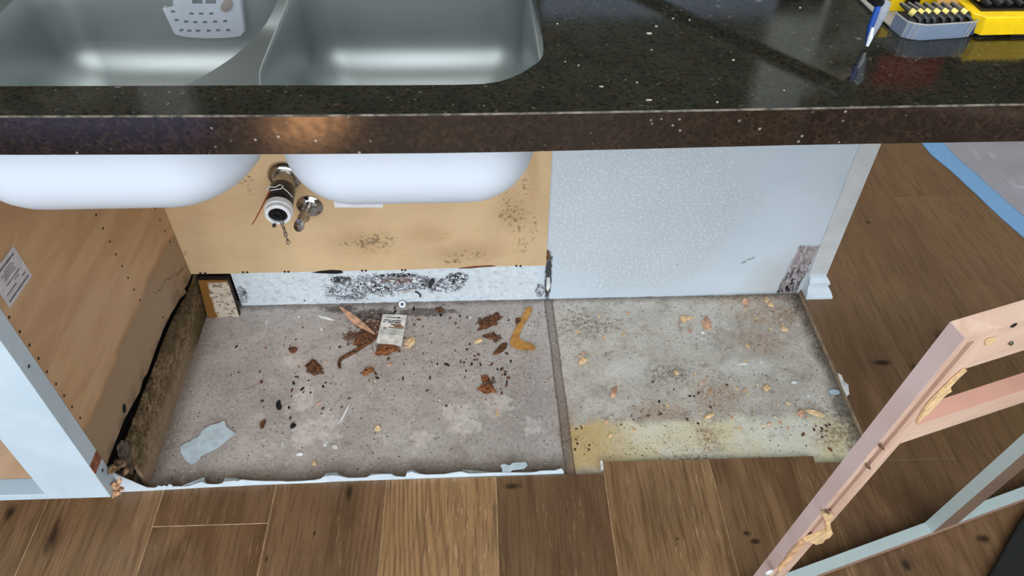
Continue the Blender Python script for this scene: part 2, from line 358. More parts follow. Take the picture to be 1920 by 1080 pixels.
m = Mat('pale_blue_white_paint', .38); m.base(m.mix(m.noise(14,4).step(.3,.7), (188,207,221), (199,216,229))); PAINT = m.m
m = Mat('white_baseboard_paint', .35); m.base(m.mix(m.noise(40,3).step(.3,.7), (206,220,232), (216,230,240))); BASEP = m.m
# --- tan cabinet back
m = Mat('tan_cabinet_back', .5, 0, .3)
bs = m.mix(m.noise(5,4).step(.3,.7), (202,172,134), (218,188,148)); bs = m.mix(m.noise(60,3,sc=(.3,1,2)).step(.5,.8)*.25, bs, (190,154,112))
def tsp(l, scale, nz, lo, hi, off=0):
    d = m.noise(scale,5,.7,.4,off=off)*nz-nz*.5; return union([(pxell(m,*b,(1,-.006,'xz'))+d).step(lo,hi) for b in l])
bs = m.mix(tsp([(680,455,90,32),(880,470,90,24),(960,390,40,50),(800,440,60,24),(1000,330,16,60)], 30, 1.2, -.2,.9)*.4, bs, (170,136,98))
def treg(l, nz=.8, hi=.9): d = m.noise(26,3)*nz-nz*.5; return union([(pxell(m,*b,(1,-.006,'xz'))+d).step(0,hi) for b in l])
TR = treg([(690,455,110,45),(870,480,110,26),(840,490,36,9),(980,455,34,36),(460,345,44,50),(445,330,24,22),(985,350,18,60),(1000,430,20,70),(960,400,60,80)])
bs = m.mix((m.noise(130,5,.75,.5)+TR*.2).step(.70,.80)*.7, bs, (92,78,58)); bs = m.mix((m.noise(90,4,.7,.5,off=4)+treg([(700,452,70,26),(845,490,34,8),(975,470,24,10)])*.26).step(.72,.84)*.65, bs, (78,66,50))
bs = m.mix(tsp([(968,440,4,34)], 30, .6, -.1,.5, 6)*.4, bs, (214,178,134))
m.base(bs); m.bump(m.noise(120,3), .0002); TAN = m.m
# --- maple side panel with water stain
m = Mat('maple_side_panel', .45, 0, .3)
g = m.noise(10,5,.6,.6,sc=(1,.5,2.2)); bs = m.mix(g.step(.35,.68), (188,150,112), (204,168,130)); bs = m.mix(m.noise(45,3,sc=(1,.25,3)).step(.55,.75)*.2, bs, (204,166,126))
wz = m.z+m.y*.05+(m.noise(5,4)-.5)*.09
bs = m.mix(wz.step(.245,.225)*.8, bs, (148,126,102)); bs = m.mix(((wz-.235).abs().step(.014,.0))*.3, bs, (138,100,58)); bs = m.mix(wz.step(.16,.13)*m.noise(22,5,.6).step(.4,.6)*.7, bs, (108,90,72))
crk = ((m.z-.19+(m.y+.1)*.45+(m.noise(30,4)-.5)*.05).abs().step(.0022,.0004))*m.y.step(-.2,-.14); bs = m.mix(crk*.8, bs, (50,38,34))
m.base(bs); m.bump(g, .0004); MAPLE = m.m
m = Mat('mouldy_timber', .85, 0, .15)
n = m.noise(105,6,.75,.5); g = m.noise(20,4,.6,sc=(1,.4,1.5))
bs = m.mix(g.step(.35,.65), (120,100,72), (166,140,108)); bs = m.mix((n.step(.50,.38)*m.noise(9,3).step(.25,.5)), bs, (46,38,24)); bs = m.mix((m.noise(22,5,.7,off=2).step(.54,.42))*.6, bs, (84,72,48)); bs = m.mix(m.noise(150,4).step(.6,.7)*.4, bs, (182,158,126))
bs = m.mix((m.y+(m.noise(10,3)-.5)*.05).step(-.2,-.1)*.5, bs, (64,52,24)); bs = m.mix((m.z+(m.noise(14,4)-.5)*.05).step(.075,.02)*m.y.step(-.1,-.2)*.55, bs, (166,144,122)); bs = m.mix((m.z+(m.noise(14,4,off=4)-.5)*.08).step(.06,.11)*m.noise(60,5,.8).step(.45,.6)*.6, bs, (44,36,24)); bs = m.mix((pxell(m,232,855,26,42,(0,-.815,'yz'))+m.noise(20,3)*.3).step(.1,.3), bs, (62,50,42))
m.base(bs); m.bump(n, .003); MOULD = m.m
m = Mat('rotted_block', .8, 0, .2)
n = m.noise(70,5,.7,.8,sc=(1,1,1.6)); bs = m.mix(n.step(.52,.60), (204,190,170), (70,56,48)); bs = m.mix(m.noise(25,3).step(.4,.6)*.3, bs, (206,190,170))
ed = ((m.x+.792)+(m.noise(40,3)-.5)*.014).step(.006,.0).max(((m.z-.098)+(m.noise(40,3)-.5)*.01).step(-.003,.004)); bs = m.mix(ed, bs, (128,88,38)); m.base(bs); m.bump(n, .002); BLOCK = m.m
DARKWOOD = plain('damp_dark_wood', (40,26,20), .8, 0, .3)
VOID = plain('black_grime_and_hollows', (16,12,10), .9, 0, .3)  # black for grime, and for the shade painted into holes and hollows
m = Mat('raw_pink_wood', .6, 0, .25)
g = m.noise(28,5,.6,.4,sc=(1.5,1.5,.2)); bs = m.mix(g.step(.3,.7), (192,158,140), (216,187,167)); bs = m.mix(m.noise(120,3,sc=(1,1,.1)).step(.55,.7)*.3, bs, (180,140,118)); m.base(bs); m.bump(g, .0001); PINK = m.m
m = Mat('raw_pink_wood_rail', .6, 0, .25)
ux = m.x*.958+m.y*.285; uy = m.y*.958-m.x*.285; V_ = m.vec(ux*.15, uy, m.z)
g = m.noise(40,5,.6,.4,v=V_); bs = m.mix(g.step(.3,.7), (196,164,146), (216,188,168)); bs = m.mix(m.noise(150,3,v=V_).step(.55,.7)*.3, bs, (186,148,128)); m.base(bs); PINKH = m.m
m = Mat('primed_lavender_edge', .32, 0, .5)
bs = m.mix(m.noise(9,3).step(.3,.7), (204,180,176), (216,197,197)); m.base(bs); LAV = m.m
GROOVE = plain('rebated_brown_wood', (150,98,76), .6, 0, .12, .0002, 50)
m = Mat('peach_interior', .5); m.base(m.mix(m.noise(20,5,sc=(1,.2,1)).step(.3,.7), (214,174,140), (230,194,162))); PEACH = m.m
SPLINT = plain('splintered_wood', (226,194,148), .7, 0, .06, .0001, 120)
SPLINT2 = plain('pale_pink_splinter', (216,168,138), .6, 0, .1)
RUST = plain('flaky_rust', (100,62,35), .85, 0, .28, .002, 160)
RUST2 = plain('orange_rust', (132,80,42), .8, 0, .24, .002, 160)
PFLAKE = plain('pale_paint_flake', (196,214,224), .45, 0, .04)
WFLAKE = plain('white_paint_chip', (226,228,226), .5, 0, .06)
GFLAKE = plain('grey_paint_film', (166,170,168), .5, 0, .06)
AMBER = plain('amber_veneer', (190,136,62), .35, 0, .08)
PAPER = plain('white_paper', (206,206,212), .6, 0, .03)
CARD = plain('damp_card', (230,229,224), .6, 0, .06)
INK = plain('dark_ink', (56,58,66), .6); INKG = plain('green_grey_ink', (104,116,104), .6); INKB = plain('brown_smear', (150,108,80), .6)
BLACK = plain('black_plastic', (18,18,20), .35); RUBBER = plain('black_rubber', (14,14,15), .3)
WPLAS = plain('white_plastic', (226,230,236), .35, 0, .02)
YEL = plain('yellow_plastic', (246,204,18), .4, 0, .02); YBAND = plain('yellow_band', (226,206,120), .4, 0, .03)
BLUE = plain('blue_plastic', (30,76,160), .3); RED = plain('red_wire', (150,60,44), .4); BLUETAPE = plain('blue_masking_tape', (122,164,206), .5, 0, .01)
BOLT = plain('bolt_steel', (150,146,138), .3, 1)
CLOTH = plain('black_fabric', (24,26,26), .9, 0, .2, .001, 500)
def clearmat(name, c, alpha, rough=.2, trans=0):
    mm = Mat(name, rough); mm.base(mm.mix(mm.noise(60,4).step(.3,.7), c, tuple(v*.97 for v in c)))
    mm.b.inputs['Alpha'].default_value = alpha; mm.b.inputs['Transmission Weight'].default_value = trans; mm.b.inputs['IOR'].default_value = 1.2
    return mm
CADDY = clearmat('cloudy_clear_plastic', (198,204,214), .45).m
TRAY = clearmat('clear_blue_tint_plastic', (150,166,190), .5, .12).m
LID = clearmat('clear_lid_plastic', (200,196,186), .5, .15).m
mm = clearmat('milky_plastic_sheet', (176,174,182), .8, .3); a = mm.noise(14,6,.65,.6,sc=(1,.35,1)).step(.5,.75)
mm.base(mm.mix(a, (168,164,172), (220,222,228))); mm.bump(a, .004); SHEET = mm.m
# ------------------------------------------------------------------ floor of planks with the cut-out under the old cabinet
PW = .2155; FX0 = -.129
def plank_floor():
    vs, fs, mi, cols = [], [], [], []
    z1, z0 = .014, .0
    def piece(x0, x1, y0, y1, c):
        if x1-x0 < .004 or y1-y0 < .004: return
        e, dz = .0009, .0008
        b = len(vs)
        vs.extend([(x0,y0,z0),(x1,y0,z0),(x1,y1,z0),(x0,y1,z0),(x0,y0,z1-dz),(x1,y0,z1-dz),(x1,y1,z1-dz),(x0,y1,z1-dz),(x0+e,y0+e,z1),(x1-e,y0+e,z1),(x1-e,y1-e,z1),(x0+e,y1-e,z1)])
        for q, k in (((0,1,5,4),1),((1,2,6,5),1),((2,3,7,6),1),((3,0,4,7),1),((4,5,9,8),2),((5,6,10,9),2),((6,7,11,10),2),((7,4,8,11),2),((8,9,10,11),0)):
            fs.append(tuple(b+i for i in q)); mi.append(0 if k == 2 and x0 > .5 else k); cols.append(c)
    tones = {-4:.4,-3:.15,-2:.25,-1:.95,0:.12,1:.6,2:.35,3:.2,4:.12,5:.15,6:.15}
    cuts = {-3:[-.588], -4:[-.95], -2:[-1.4], -1:[.9,-1.6], 0:[-2.0], 1:[-1.4], 2:[-2.1], 3:[-1.2,1.1], 4:[-1.6,.95], 5:[.366,-.95], 6:[.9,-.4]}
    edges = [(-.988+.2155*i if i < 0 else None) for i in range(0)]
    k = -22
    xs = {}
    def bx(k):            # left edge of column k ; the far right columns sit a little nearer
        if k == 4: return .80
        if k == 5: return 1.095-.085
        return FX0+PW*(k-0)
    for k in range(-20, 18):
        x0 = FX0+PW*k; x1 = x0+PW
        if k == 3: x1 = .808
        if k == 4: x0 = .808; x1 = 1.094-.07
        if k == 5: x0 = 1.024; x1 = 1.2395+.03
        if k == 6: x0 = 1.2695; x1 = FX0+PW*7
        r = random.Random(k*7+3)
        ys = sorted([-4.4, 4.4]+(cuts.get(k) or [])+([r.uniform(-3.5,-2.2), r.uniform(1.7,2.9)] if k in cuts else [r.uniform(-1.2,1.2)-2.2, r.uniform(-1,1)*.6, r.uniform(1.,2.5)]))
        for a, b in zip(ys, ys[1:]):
            t = tones.get(k, r.uniform(.1,.3) if k > 2 else r.uniform(.2,.6)) if k > 2 or b > -.95 else r.uniform(.15,.6)
            if k == -3 and b <= -.58: t = .2
            if k == 5 and a > .3: t = .15
            c = (min(1,max(0,t+r.uniform(-.05,.05))), r.random(), r.uniform(0,.8), 1)
            # cut away the opening
            lo = -.502 if x1 <= .09 else (-.476 if x1 <= .52 else -.492)
            if x1 <= -.84 or x0 >= .64 or b <= lo or a >= 0: piece(x0,x1,a,b,c); continue
            piece(x0, x1, a, min(b,lo), c)
            if x0 < -.84: piece(x0, -.84, max(a,lo), b, c)
            if x1 > .64:
                piece(max(x0,.64), x1, max(a,lo), b, c)
            if b > .06: piece(max(x0,-.84), min(x1,.64), max(a,.06), b, c)
    me = bpy.data.meshes.new('floor'); me.from_pydata(vs, [], fs)
    for mt in (PLANK, SEAM, plain('plank_bevel', (186,156,120), .6)): me.materials.append(mt)
    me.polygons.foreach_set('material_index', mi)
    ca = me.color_attributes.new('plank', 'FLOAT_COLOR', 'CORNER')
    for p, c in zip(me.polygons, cols):
        for l in p.loop_indices: ca.data[l].color = c
    o = bpy.data.objects.new('floor', me); COL.objects.link(o); o['kind'] = 'structure'
plank_floor()
MB().box(-1.3,1.1,-.9,.5,-.06,-.0005).build('subfloor', plain('subfloor_concrete', (120,114,108), .9), kind='structure') if False else None
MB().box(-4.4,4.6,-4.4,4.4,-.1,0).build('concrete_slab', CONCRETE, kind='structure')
# ------------------------------------------------------------------ walls of the place
mwall = Mat('stacked_stone_wall', .7)
bt = mwall.nt.nodes.new('ShaderNodeTexBrick'); mwall.L.new(mwall.vec(mwall.x, mwall.z, 0.).o, bt.inputs[0])
bt.inputs['Color1'].default_value = lin((36,34,28)); bt.inputs['Color2'].default_value = lin((226,226,214)); bt.inputs['Mortar'].default_value = lin((130,118,100))
bt.inputs['Scale'].default_value = 1; bt.inputs['Brick Width'].default_value = .5; bt.inputs['Row Height'].default_value = .12; bt.inputs['Mortar Size'].default_value = .008; bt.inputs['Bias'].default_value = -.45
mwall.base(N(mwall.nt, bt.outputs[0])); STONE = mwall.m
GREYW = plain('grey_wall_paint', (140,146,132), .8, 0, .05); CEIL = plain('ceiling_paint', (168,174,158), .9, 0, .05)
def refl(px, py, y):   # the place on a far wall that the photo shows mirrored in the worktop
    p = at(px, py, 1, y); return p.x, 2*.915-p.z
MB().box(-4.4,4.6,4.0,4.1,0,4.6).build('wall_far', plain('dark_far_wall', (62,66,54), .8, 0, .05), kind='structure')
MB().box(-4.5,-4.4,-4.4,4.1,0,4.6).build('wall_left', GREYW, kind='structure')
MB().box(4.6,4.7,-4.4,4.1,0,4.6).build('wall_right', GREYW, kind='structure')
fw = MB()
for b in ((-4.4,-2.4,0,4.6),(1.2,4.6,0,4.6),(-2.4,1.2,0,.25),(-2.4,1.2,2.65,4.6)): fw.box(b[0],b[1],-4.4,-4.3,b[2],b[3])
fw.build('wall_front', GREYW, kind='structure')
MB().box(-4.5,4.7,-4.4,4.1,4.6,4.7).build('ceiling', CEIL, kind='structure')
wf = MB()
for b in ((-2.4,-2.32,.25,2.65),(1.12,1.2,.25,2.65),(-.64,-.56,.25,2.65),(-2.4,1.2,.25,.33),(-2.4,1.2,2.57,2.65)): wf.box(b[0],b[1],-4.42,-4.28,b[2],b[3])
wf.build('window_1', TRIM, kind='structure')
for i, (xa, xb) in enumerate(((refl(0,190,3.95)[0]-1.2, refl(262,190,3.95)[0]), (refl(1490,190,3.95)[0], refl(1700,190,3.95)[0]))):
    MB().box(xa, min(xb,4.5), 3.9, 4.0, 1.0, 4.55).build('trim_%d' % (i+1), STONE, kind='structure')
for i, (pa, pb) in enumerate(((268,362),(1405,1495))):
    MB().box(refl(pa,190,3.9)[0], refl(pb,190,3.9)[0], 3.86, 4.0, 2.6, 4.5).build('trim_%d' % (i+3), plain('light_pilaster_%d' % i, (196,200,194), .8), kind='structure')
MB().box(refl(1015,10,3.9)[0], refl(1540,10,3.9)[0], 3.86, 4.0, 1.5, refl(1200,26,3.9)[1]).build('trim_5', plain('blue_grey_panel', (150,164,190), .7), kind='structure')
ra, rb = refl(1655,112,3.8), refl(1752,165,3.8)
wp_ = empty('reflection_panel', ((ra[0]+rb[0])/2,3.84,min(ra[1],rb[1])), 'red panel added on the far wall for the red reflection in the worktop', 'added panel')  # added only to give the worktop something red to mirror
MB().box(ra[0],rb[0],3.83,3.85,min(ra[1],rb[1]),max(ra[1],rb[1])).build('panel_face', plain('red_panel_face', (170,24,36), .7), wp_)
MB().box(ra[0]-.03,rb[0]+.03,3.851,3.899,min(ra[1],rb[1])-.03,max(ra[1],rb[1])+.03).build('frame', BLACK, wp_)
# back wall behind the removed cabinet
def rag(n, a, r=random): return [r.uniform(-a,a) for _ in range(n)]
XE = .645
MB().box(-.738, XE, 0, .05, 0, .87).build('wall_back', WALL, kind='structure')
MB().box(XE, .69, -.004, .05, 0, .87).build('trim_6', TRIM, kind='structure', bevel=.0015)
MB().box(-1.6, -.738, .02, .05, 0, .87).build('wall_behind', DARKWOOD, kind='structure')
# wall end base moulding
bm_ = MB(); prof = [(.0,.014),(.030,.014),(.030,.020),(.024,.032),(.016,.040),(.014,.046),(.017,.050),(.016,.056),(.008,.066),(0,.070)]
# profile pushes out both to the front (-y) and right (+x) of the wall end
xa, xb = .648, .682
L = []
for d, z in prof: L.append([(xa-d*.15, -.004-d, z), (xb+d*.9, -.004-d, z), (xb+d*.9, .05, z), (xa-d*.15, .05, z)])
vs = [p for r in L for p in r]; fs = []
for i in range(len(L)-1):
    for k in range(4): fs.append((i*4+k, i*4+(k+1)%4, i*4+4+(k+1)%4, i*4+4+k))
fs += [(0,1,2,3), tuple(len(vs)-4+k for k in range(4))]
bm_.add(vs, fs); bm_.build('baseboard_right', BASEP, kind='structure')
# black slit between slab and right planks, ragged film left on the plank edge
edge = MB(); r = random.Random(4); pts = []
y = -.006
while y > -.478: pts.append(y); y -= r.uniform(.006,.016)
poly = [(.6395, yy, .004+r.uniform(0,.009)) for yy in pts]
vs = []; fs = []
for i, (x, yy, z) in enumerate(poly): vs += [(x, yy, .0), (x-.0015, yy, z), (x, yy, z)]
for i in range(len(poly)-1):
    for k in range(3): fs.append((i*3+k, i*3+(k+1)%3, i*3+3+(k+1)%3, i*3+3+k))
edge.add(vs, fs); edge.build('wood_strip', plain('pale_edge_wood', (176,154,126), .7, 0, .06), label='thin ragged wood strip along cut plank edge at right of concrete', cat='wood strip')
# ------------------------------------------------------------------ left cabinet
cabx = -.826
cab = empty('base_cabinet', (-1.1,-.3,.1), 'left base cabinet with maple side and pale blue white face frame', 'cabinet')
bot = [(362,508),(357,522),(352,533),(346,541),(350,549),(337,560),(328,577),(320,589),(306,618),(292,655),(277,698),(268,712),(262,735),(252,752),(241,772),(232,788),(222,815),(210,845),(200,872)]
poly = [(cabx, -.004, .868), (cabx, -.004, .2)]
top_b = [at(a, b, 0, cabx) for a, b in bot]
poly += [(cabx, min(p.y, -.004), p.z) for p in top_b] + [(cabx, -.556, .13), (cabx, -.556, .868)]
MB().prism(poly, (-.018,0,0)).build('side_panel', MAPLE, cab)
holes = [(17,595),(37,622),(55,647),(72,672),(88,697),(105,720),(120,742),(135,763),(150,784)]+[(180,403),(193,428),(206,453),(217,477),(229,499),(240,521),(251,543),(262,563)]+[(291,391),(300,412),(309,433),(318,453),(305,595)]
HOLE = plain('dark_peg_hole', (58,36,20), .7)
for a, b in holes:
    p = at(a, b, 0, cabx); MB().lathe([(.0026,0),(.0026,.0006),(.0016,.0007)], (cabx-.0002, p.y, p.z), (1,0,0), 14).build('peg_hole', HOLE, cab)
# curl of peeled veneer at the back corner
cp = at(347,458,0,cabx); crl = []
for i in range(14):
    t = i/13*4.2; rr = .008*(1-.03*i); crl.append((cabx+.004+.010*(i/13)+rr*math.sin(t)*.6, -.012, cp.z-.004+rr*(1-math.cos(t))*.6))
MB().tube(crl, .0014, 8).build('veneer_curl', SPLINT2, cab, smooth=True)
# torn hole near bottom of side
p = at(232,765,0,cabx); MB().prism([(cabx+.0004, p.y+dy, p.z+dz) for dy, dz in ((-.008,-.006),(-.002,-.011),(.006,-.006),(.008,.002),(.004,.008),(-.002,.006),(-.006,.002))], (.0004,0,0)).build('torn_hole', VOID, cab)
# face frame: stile and rails (front plane y=-.573)
FY0, FY1 = -.574, -.540
SX0 = at(100,905,1,FY0).x+.006
SX0 = -.935
MB().box(SX0, cabx+.001, FY0, FY1, .100, .868).build('stile', PAINT, cab, bevel=.0012)
MB().box(-1.6, SX0, FY0, FY1, .100, .117).build('bottom_rail', PAINT, cab, bevel=.001)
MB().box(-1.6, -.845, -.54, -.01, .100, .1165).build('cabinet_floor', PEACH, cab)
p = at(181,862,0,cabx+.001)
MB().box(cabx, cabx+.0022, FY0+.001, FY1-.002, p.z-.012, p.z+.012).build('bare_wood_patch', plain('red_brown_wood', (146,88,58), .6, 0, .2), cab)
for a, b in ((54,687),(192,882)):
    p = at(a,b,0,cabx+.001); MB().lathe([(.0032,0),(.0032,.0006),(.0015,-.0001)], (cabx+.001,p.y,p.z), (1,0,0), 16).build('screw_hole', plain('grey_screw_hole', (104,124,122), .5), cab)
# splintered end where the old rail broke off
r = random.Random(11); sp = MB()
for i in range(10):
    c = Vector((cabx+.004+r.uniform(-.001,.007), -.560+r.uniform(-.010,.010), .098+r.uniform(-.004,.022))); s = r.uniform(.003,.006)
    sp.box(-s, s, -s*.7, s*.7, -s*1.3, s*1.3, T=Matrix.Translation(c)@Matrix.Rotation(r.uniform(0,3),4,Vector((r.random(),r.random(),r.random()))))
for i in range(len(sp.v)): sp.v[i] = sp.v[i]+Vector((r.uniform(-.0025,.0025),r.uniform(-.0025,.0025),r.uniform(-.0025,.0025)))
sp.build('broken_end', plain('broken_end_wood', (206,164,128), .8, 0, .2, .0003, 200), cab)
bx = at(26,460,0,cabx+.001); q = [at(a,b,0,cabx+.0008) for a, b in ((25,461),(60,517),(18,578),(-20,520))]
lab = MB().prism(q, (.0004,0,0)).build('paper_label', PAPER, cab, label='white printed cabinet label')
qc = [Vector(v)+Vector((.0006,0,0)) for v in q]
def qpt(u, v): return (qc[0].lerp(qc[1], u)).lerp(qc[3].lerp(qc[2], u), v)
tx = MB()
def bar(u0, u1, v0, v1): tx.prism([qpt(u0,v0),qpt(u0,v1),qpt(u1,v1),qpt(u1,v0)], (.0002,0,0))
r = random.Random(5)
# text rows run along the short side: rows indexed by u
for u, h, v0, v1 in ((.10,.05,.12,.9),(.22,.022,.3,.62),(.28,.022,.25,.75),(.34,.022,.3,.7),(.40,.022,.28,.72),(.52,.03,.2,.75),(.60,.02,.3,.5),(.70,.03,.5,.9),(.72,.03,.12,.26),(.86,.045,.1,.92)):
    v = v0
    while v < v1:
        wv_ = r.uniform(.02,.05); bar(u, u+h, v, min(v+wv_,v1)); v += wv_+.012
tx.build('label_print', plain('label_ink', (96,92,104), .6), lab)
# mouldy plinth under the side panel
pt = [(362,524),(352,548),(337,573),(310,628),(283,690),(262,738),(247,787),(231,822),(213,862)]
PX = -.815
top = [at(a,b,0,PX) for a, b in pt]
r = random.Random(8)
poly = [Vector((PX,-.002,0)), Vector((PX,-.002,.112))]
for i in range(len(top)-1):
    for k in range(4):
        p = top[i].lerp(top[i+1], k/4); poly.append(Vector((PX, min(p.y,-.003), min(p.z,.140)-.012+r.uniform(-.0015,.0015))))
poly += [Vector((PX,-.488,.108)), Vector((PX,-.491,.0))]
poly = [p for p in poly if p.y > -.492]; print('plinth', [(round(p.y,3),round(p.z,3)) for p in poly][::5])
pl = MB().prism(poly, (-.008,0,0)).build('timber_plinth', MOULD, label='mould covered brown timber plinth below the maple cabinet side', cat='timber')
MB().box(-1.6,-.8275,-.47,-.0,0,.099).build('hollow_plinth', VOID, label='dark hollow plinth under the left cabinet', cat='plinth')
MB().box(-.8462,-.8445,-.545,-.006,.1,.19).build('dark_core', VOID, cab)
# rotted hollow at the plinth's front end
r = random.Random(2); rt = MB()
c = at(238,856,0,PX+.002); vs = []; 
n = 26; ringv = []
for j, (s, dx) in enumerate(((1,.0003),(.8,.002),(.45,.003))):
    for i in range(n):
        t = 2*math.pi*i/n; k = 1+.10*math.sin(3*t+1)+.05*math.sin(7*t)
        vs.append((PX+dx, c.y+s*k*.020*math.cos(t)+.004*math.sin(t), c.z+s*k*.042*math.sin(t)))
fs = [(j*n+i, j*n+(i+1)%n, (j+1)*n+(i+1)%n, (j+1)*n+i) for j in range(2) for i in range(n)]+[tuple(2*n+i for i in range(n))]
rt.add(vs, fs); rt.build('rotted_bulge', plain('rot_dark', (92,78,66), .7, 0, .25, .002, 120), pl, smooth=True)
# small broken brackets of wood by the stile foot
r = random.Random(21); bb = MB()
for i in range(7):
    c = at(212+r.uniform(-8,26), 878+r.uniform(-14,8), 0, PX+.004); s = r.uniform(.003,.006)
    bb.box(-s,s,-s*1.5,s*1.5,-s,s, T=Matrix.Translation(c)@Matrix.Rotation(r.uniform(0,3),4,Vector((r.random(),r.random(),r.random()))))
for i in range(len(bb.v)): bb.v[i] = bb.v[i]+Vector((r.uniform(-.003,.003),r.uniform(-.003,.003),r.uniform(-.003,.003)))
bb.build('crumbled_wood', plain('crumbled_wood_mat', (110,86,62), .9, 0, .35, .0005, 150), pl)
# leaning broken block in the back corner
yb = -.038; T_ = .105
fb = [at(390,597,2,0), at(450,595,2,0)]
x0, x1 = -.811, -.742
poly = [(x0,yb,0),(x1+.006,yb+.001,0),(x1,-.018,T_),(x0+.002,-.018,T_+.002)]
MB().prism(poly, (0,.014,0), 0, 1).build('wood_block', [BLOCK, DARKWOOD], label='mould speckled wood block leaning in the back left corner', cat='wood block')
# ------------------------------------------------------------------ tan cabinet back panel
bk = empty('hardboard_panel', (-.4,-.003,.11), 'tan hardboard panel with mould speckles behind the sinks', 'panel')
r = random.Random(3); zb = lambda x: at(360+ (x+.806)/.80*660, 0, 1, -.006)
bl = [(361,514),(430,513),(500,511),(560,510),(640,508),(760,506),(860,502),(940,499),(1019,498)]
bpts = [at(a,b,1,-.006) for a, b in bl]
poly = [(-.826,-.006,bpts[0].z)]+[(p.x,-.006,p.z) for p in bpts]+[(.001,-.006,bpts[-1].z),(.001,-.006,.868),(-.826,-.006,.868)]
MB().prism(poly, (0,.0055,0)).build('back_board', TAN, bk)
for a, b in ((376,512),(385,512),(456,510),(464,510),(534,509),(541,509),(679,507),(686,507),(754,506),(760,506),(968,498),(976,498)):
    p = at(a,b,1,-.006); MB().box(p.x-.0022,p.x+.0022,-.0082,-.006,p.z-.002,p.z+.002).build('staple', BLACK, bk)
sl = [(585,511),(600,508),(620,506),(640,507),(643,511),(630,513),(605,512)]
MB().prism([at(a,b,1,-.0064) for a,b in sl], (0,-.0012,0)).build('torn_edge', VOID, bk)
sl = [(858,503),(885,499),(920,497),(930,499),(900,501),(880,503)]
MB().prism([at(a,b,1,-.0064) for a,b in sl], (0,-.0012,0)).build('torn_edge', plain('torn_brown', (120,76,44), .7), bk)
q = [at(a,b,1,-.0075) for a,b in ((625,366),(719,366),(718,389),(627,389))]
MB().prism(q, (0,.0012,0)).build('paper_label', WPLAS, label='blank white label on the tan panel below the right sink bowl', cat='label')
# bits fixed to the lower white strip
p = at(571,563,1,0); t = MB().lathe([(.0045,0),(.0042,.0012),(.0026,.0012),(.0026,.0006)], (p.x,0,p.z), (0,-1,0), 18).build('screw_anchor', [WPLAS], label='small round hole plug in the white strip left of the mould', cat='wall plug')
MB().lathe([(.0025,0),(.0025,.0002)], (p.x,-.0009,p.z), (0,-1,0), 14).build('opening', VOID, t)
p = at(762,546,1,0); a0, a1 = at(745,548,1,-.006), at(778,543,1,-.006)
t = empty('wall_clip', (p.x,0,p.z), 'white oval clip with dark hook on the mouldy strip', 'clip')
MB().tube([a0, a0.lerp(a1,.2), a0.lerp(a1,.8), a1], [.0015,.0032,.0032,.0015], 12).build('clip_body', plain('clip_grey', (196,190,192), .4), t, smooth=True)
MB().tube([at(a,b,1,-.004) for a,b in ((778,547),(784,549),(788,553),(788,557))], .0018, 8).build('hook', BLACK, t, smooth=True)
p = at(755,577,1,-.012); t = MB().lathe([(.0085,0),(.0085,.002),(.0045,.002),(.0045,0)], (p.x,-.011,max(p.z,.0052)), (0,-1,.7), 24).build('ring_tab', WPLAS, smooth=True, label='small white plastic ring tab at the foot of the strip above the card', cat='tab')
MB().lathe([(.0042,0),(.0042,.0003)], (p.x,-.012,max(p.z,.0052)+.001), (0,-1,.7), 16).build('opening', plain('blue_grey_hole', (70,80,100), .5), t)
# white sliver inside the split at the joint
s_ = [at(a,b,1,-.001) for a,b in ((1025,520),(1031,519),(1032,536),(1027,545),(1024,540))]
MB().prism(s_, (0,-.003,0)).build('plaster_sliver', WFLAKE, label='white plaster sliver inside the dark vertical split at the wall joint', cat='plaster')
# ------------------------------------------------------------------ worktop with cut-out
ft = [(-60,218),(0,218),(200,217.5),(400,217),(600,216),(800,214.5),(960,212.5),(1200,208.5),(1500,203),(1700,199),(1920,195),(1980,194)]
fb_ = [(-60,291),(0,291),(200,290.5),(400,290),(600,289),(800,287.5),(960,285),(1200,279.5),(1500,272),(1700,268.5),(1920,265),(1980,264)]
ftp = [at(a,b,2,.915) for a,b in ft]; fbp = [at(c[0],c[1],1,p.y) for c,p in zip(fb_,ftp)]
front = [Vector((-1.7,ftp[0].y,.915))]+ftp+[Vector((1.9,ftp[-1].y,.915))]
frontb = [Vector((-1.7,ftp[0].y,fbp[0].z))]+[Vector((p.x,p.y,q_.z)) for p,q_ in zip(ftp,fbp)]+[Vector((1.9,ftp[-1].y,fbp[-1].z))]
def rrect(x0,x1,y0,y1,rad,z,seg=12):
    """rad: (front-right, back-right, back-left, front-left) as (rx, ry)"""
    out = []
    for (cx, cy, sx, sy, a0), (rx, ry) in zip(((x1,y0,-1,1,-90),(x1,y1,-1,-1,0),(x0,y1,1,-1,90),(x0,y0,1,1,180)), rad):
        ox, oy = cx+sx*rx, cy+sy*ry
        for i in range(seg+1):
            t = math.radians(a0+90*i/seg); out.append(Vector((ox+rx*math.cos(t), oy+ry*math.sin(t), z)))
    return out
hx = [at(a,b,2,.915) for a,b in ((-60,162),(0,161.5),(240,161),(480,160),(700,160),(850,159),(905,157.5),(935,153),(958,146),(978,137),(995,126),(1010,116),(1018,104),(1019,90),(1016,60),(1010,25),(1005,0))]
hole = [Vector((-.84,hx[0].y,.915))]+hx[1:]+[Vector((-.072,-.22,.915)),Vector((-.09,-.16,.915)),Vector((-.14,-.135,.915)),Vector((-.75,-.135,.915)),Vector((-.82,-.16,.915)),Vector((-.84,-.22,.915))]
YBK = .14; e = .0014
wt = holed([p+Vector((0,e,0)) for p in front]+[Vector((1.9,YBK,.915)), Vector((-1.7,YBK,.915))], [hole], (0,0,-.026))
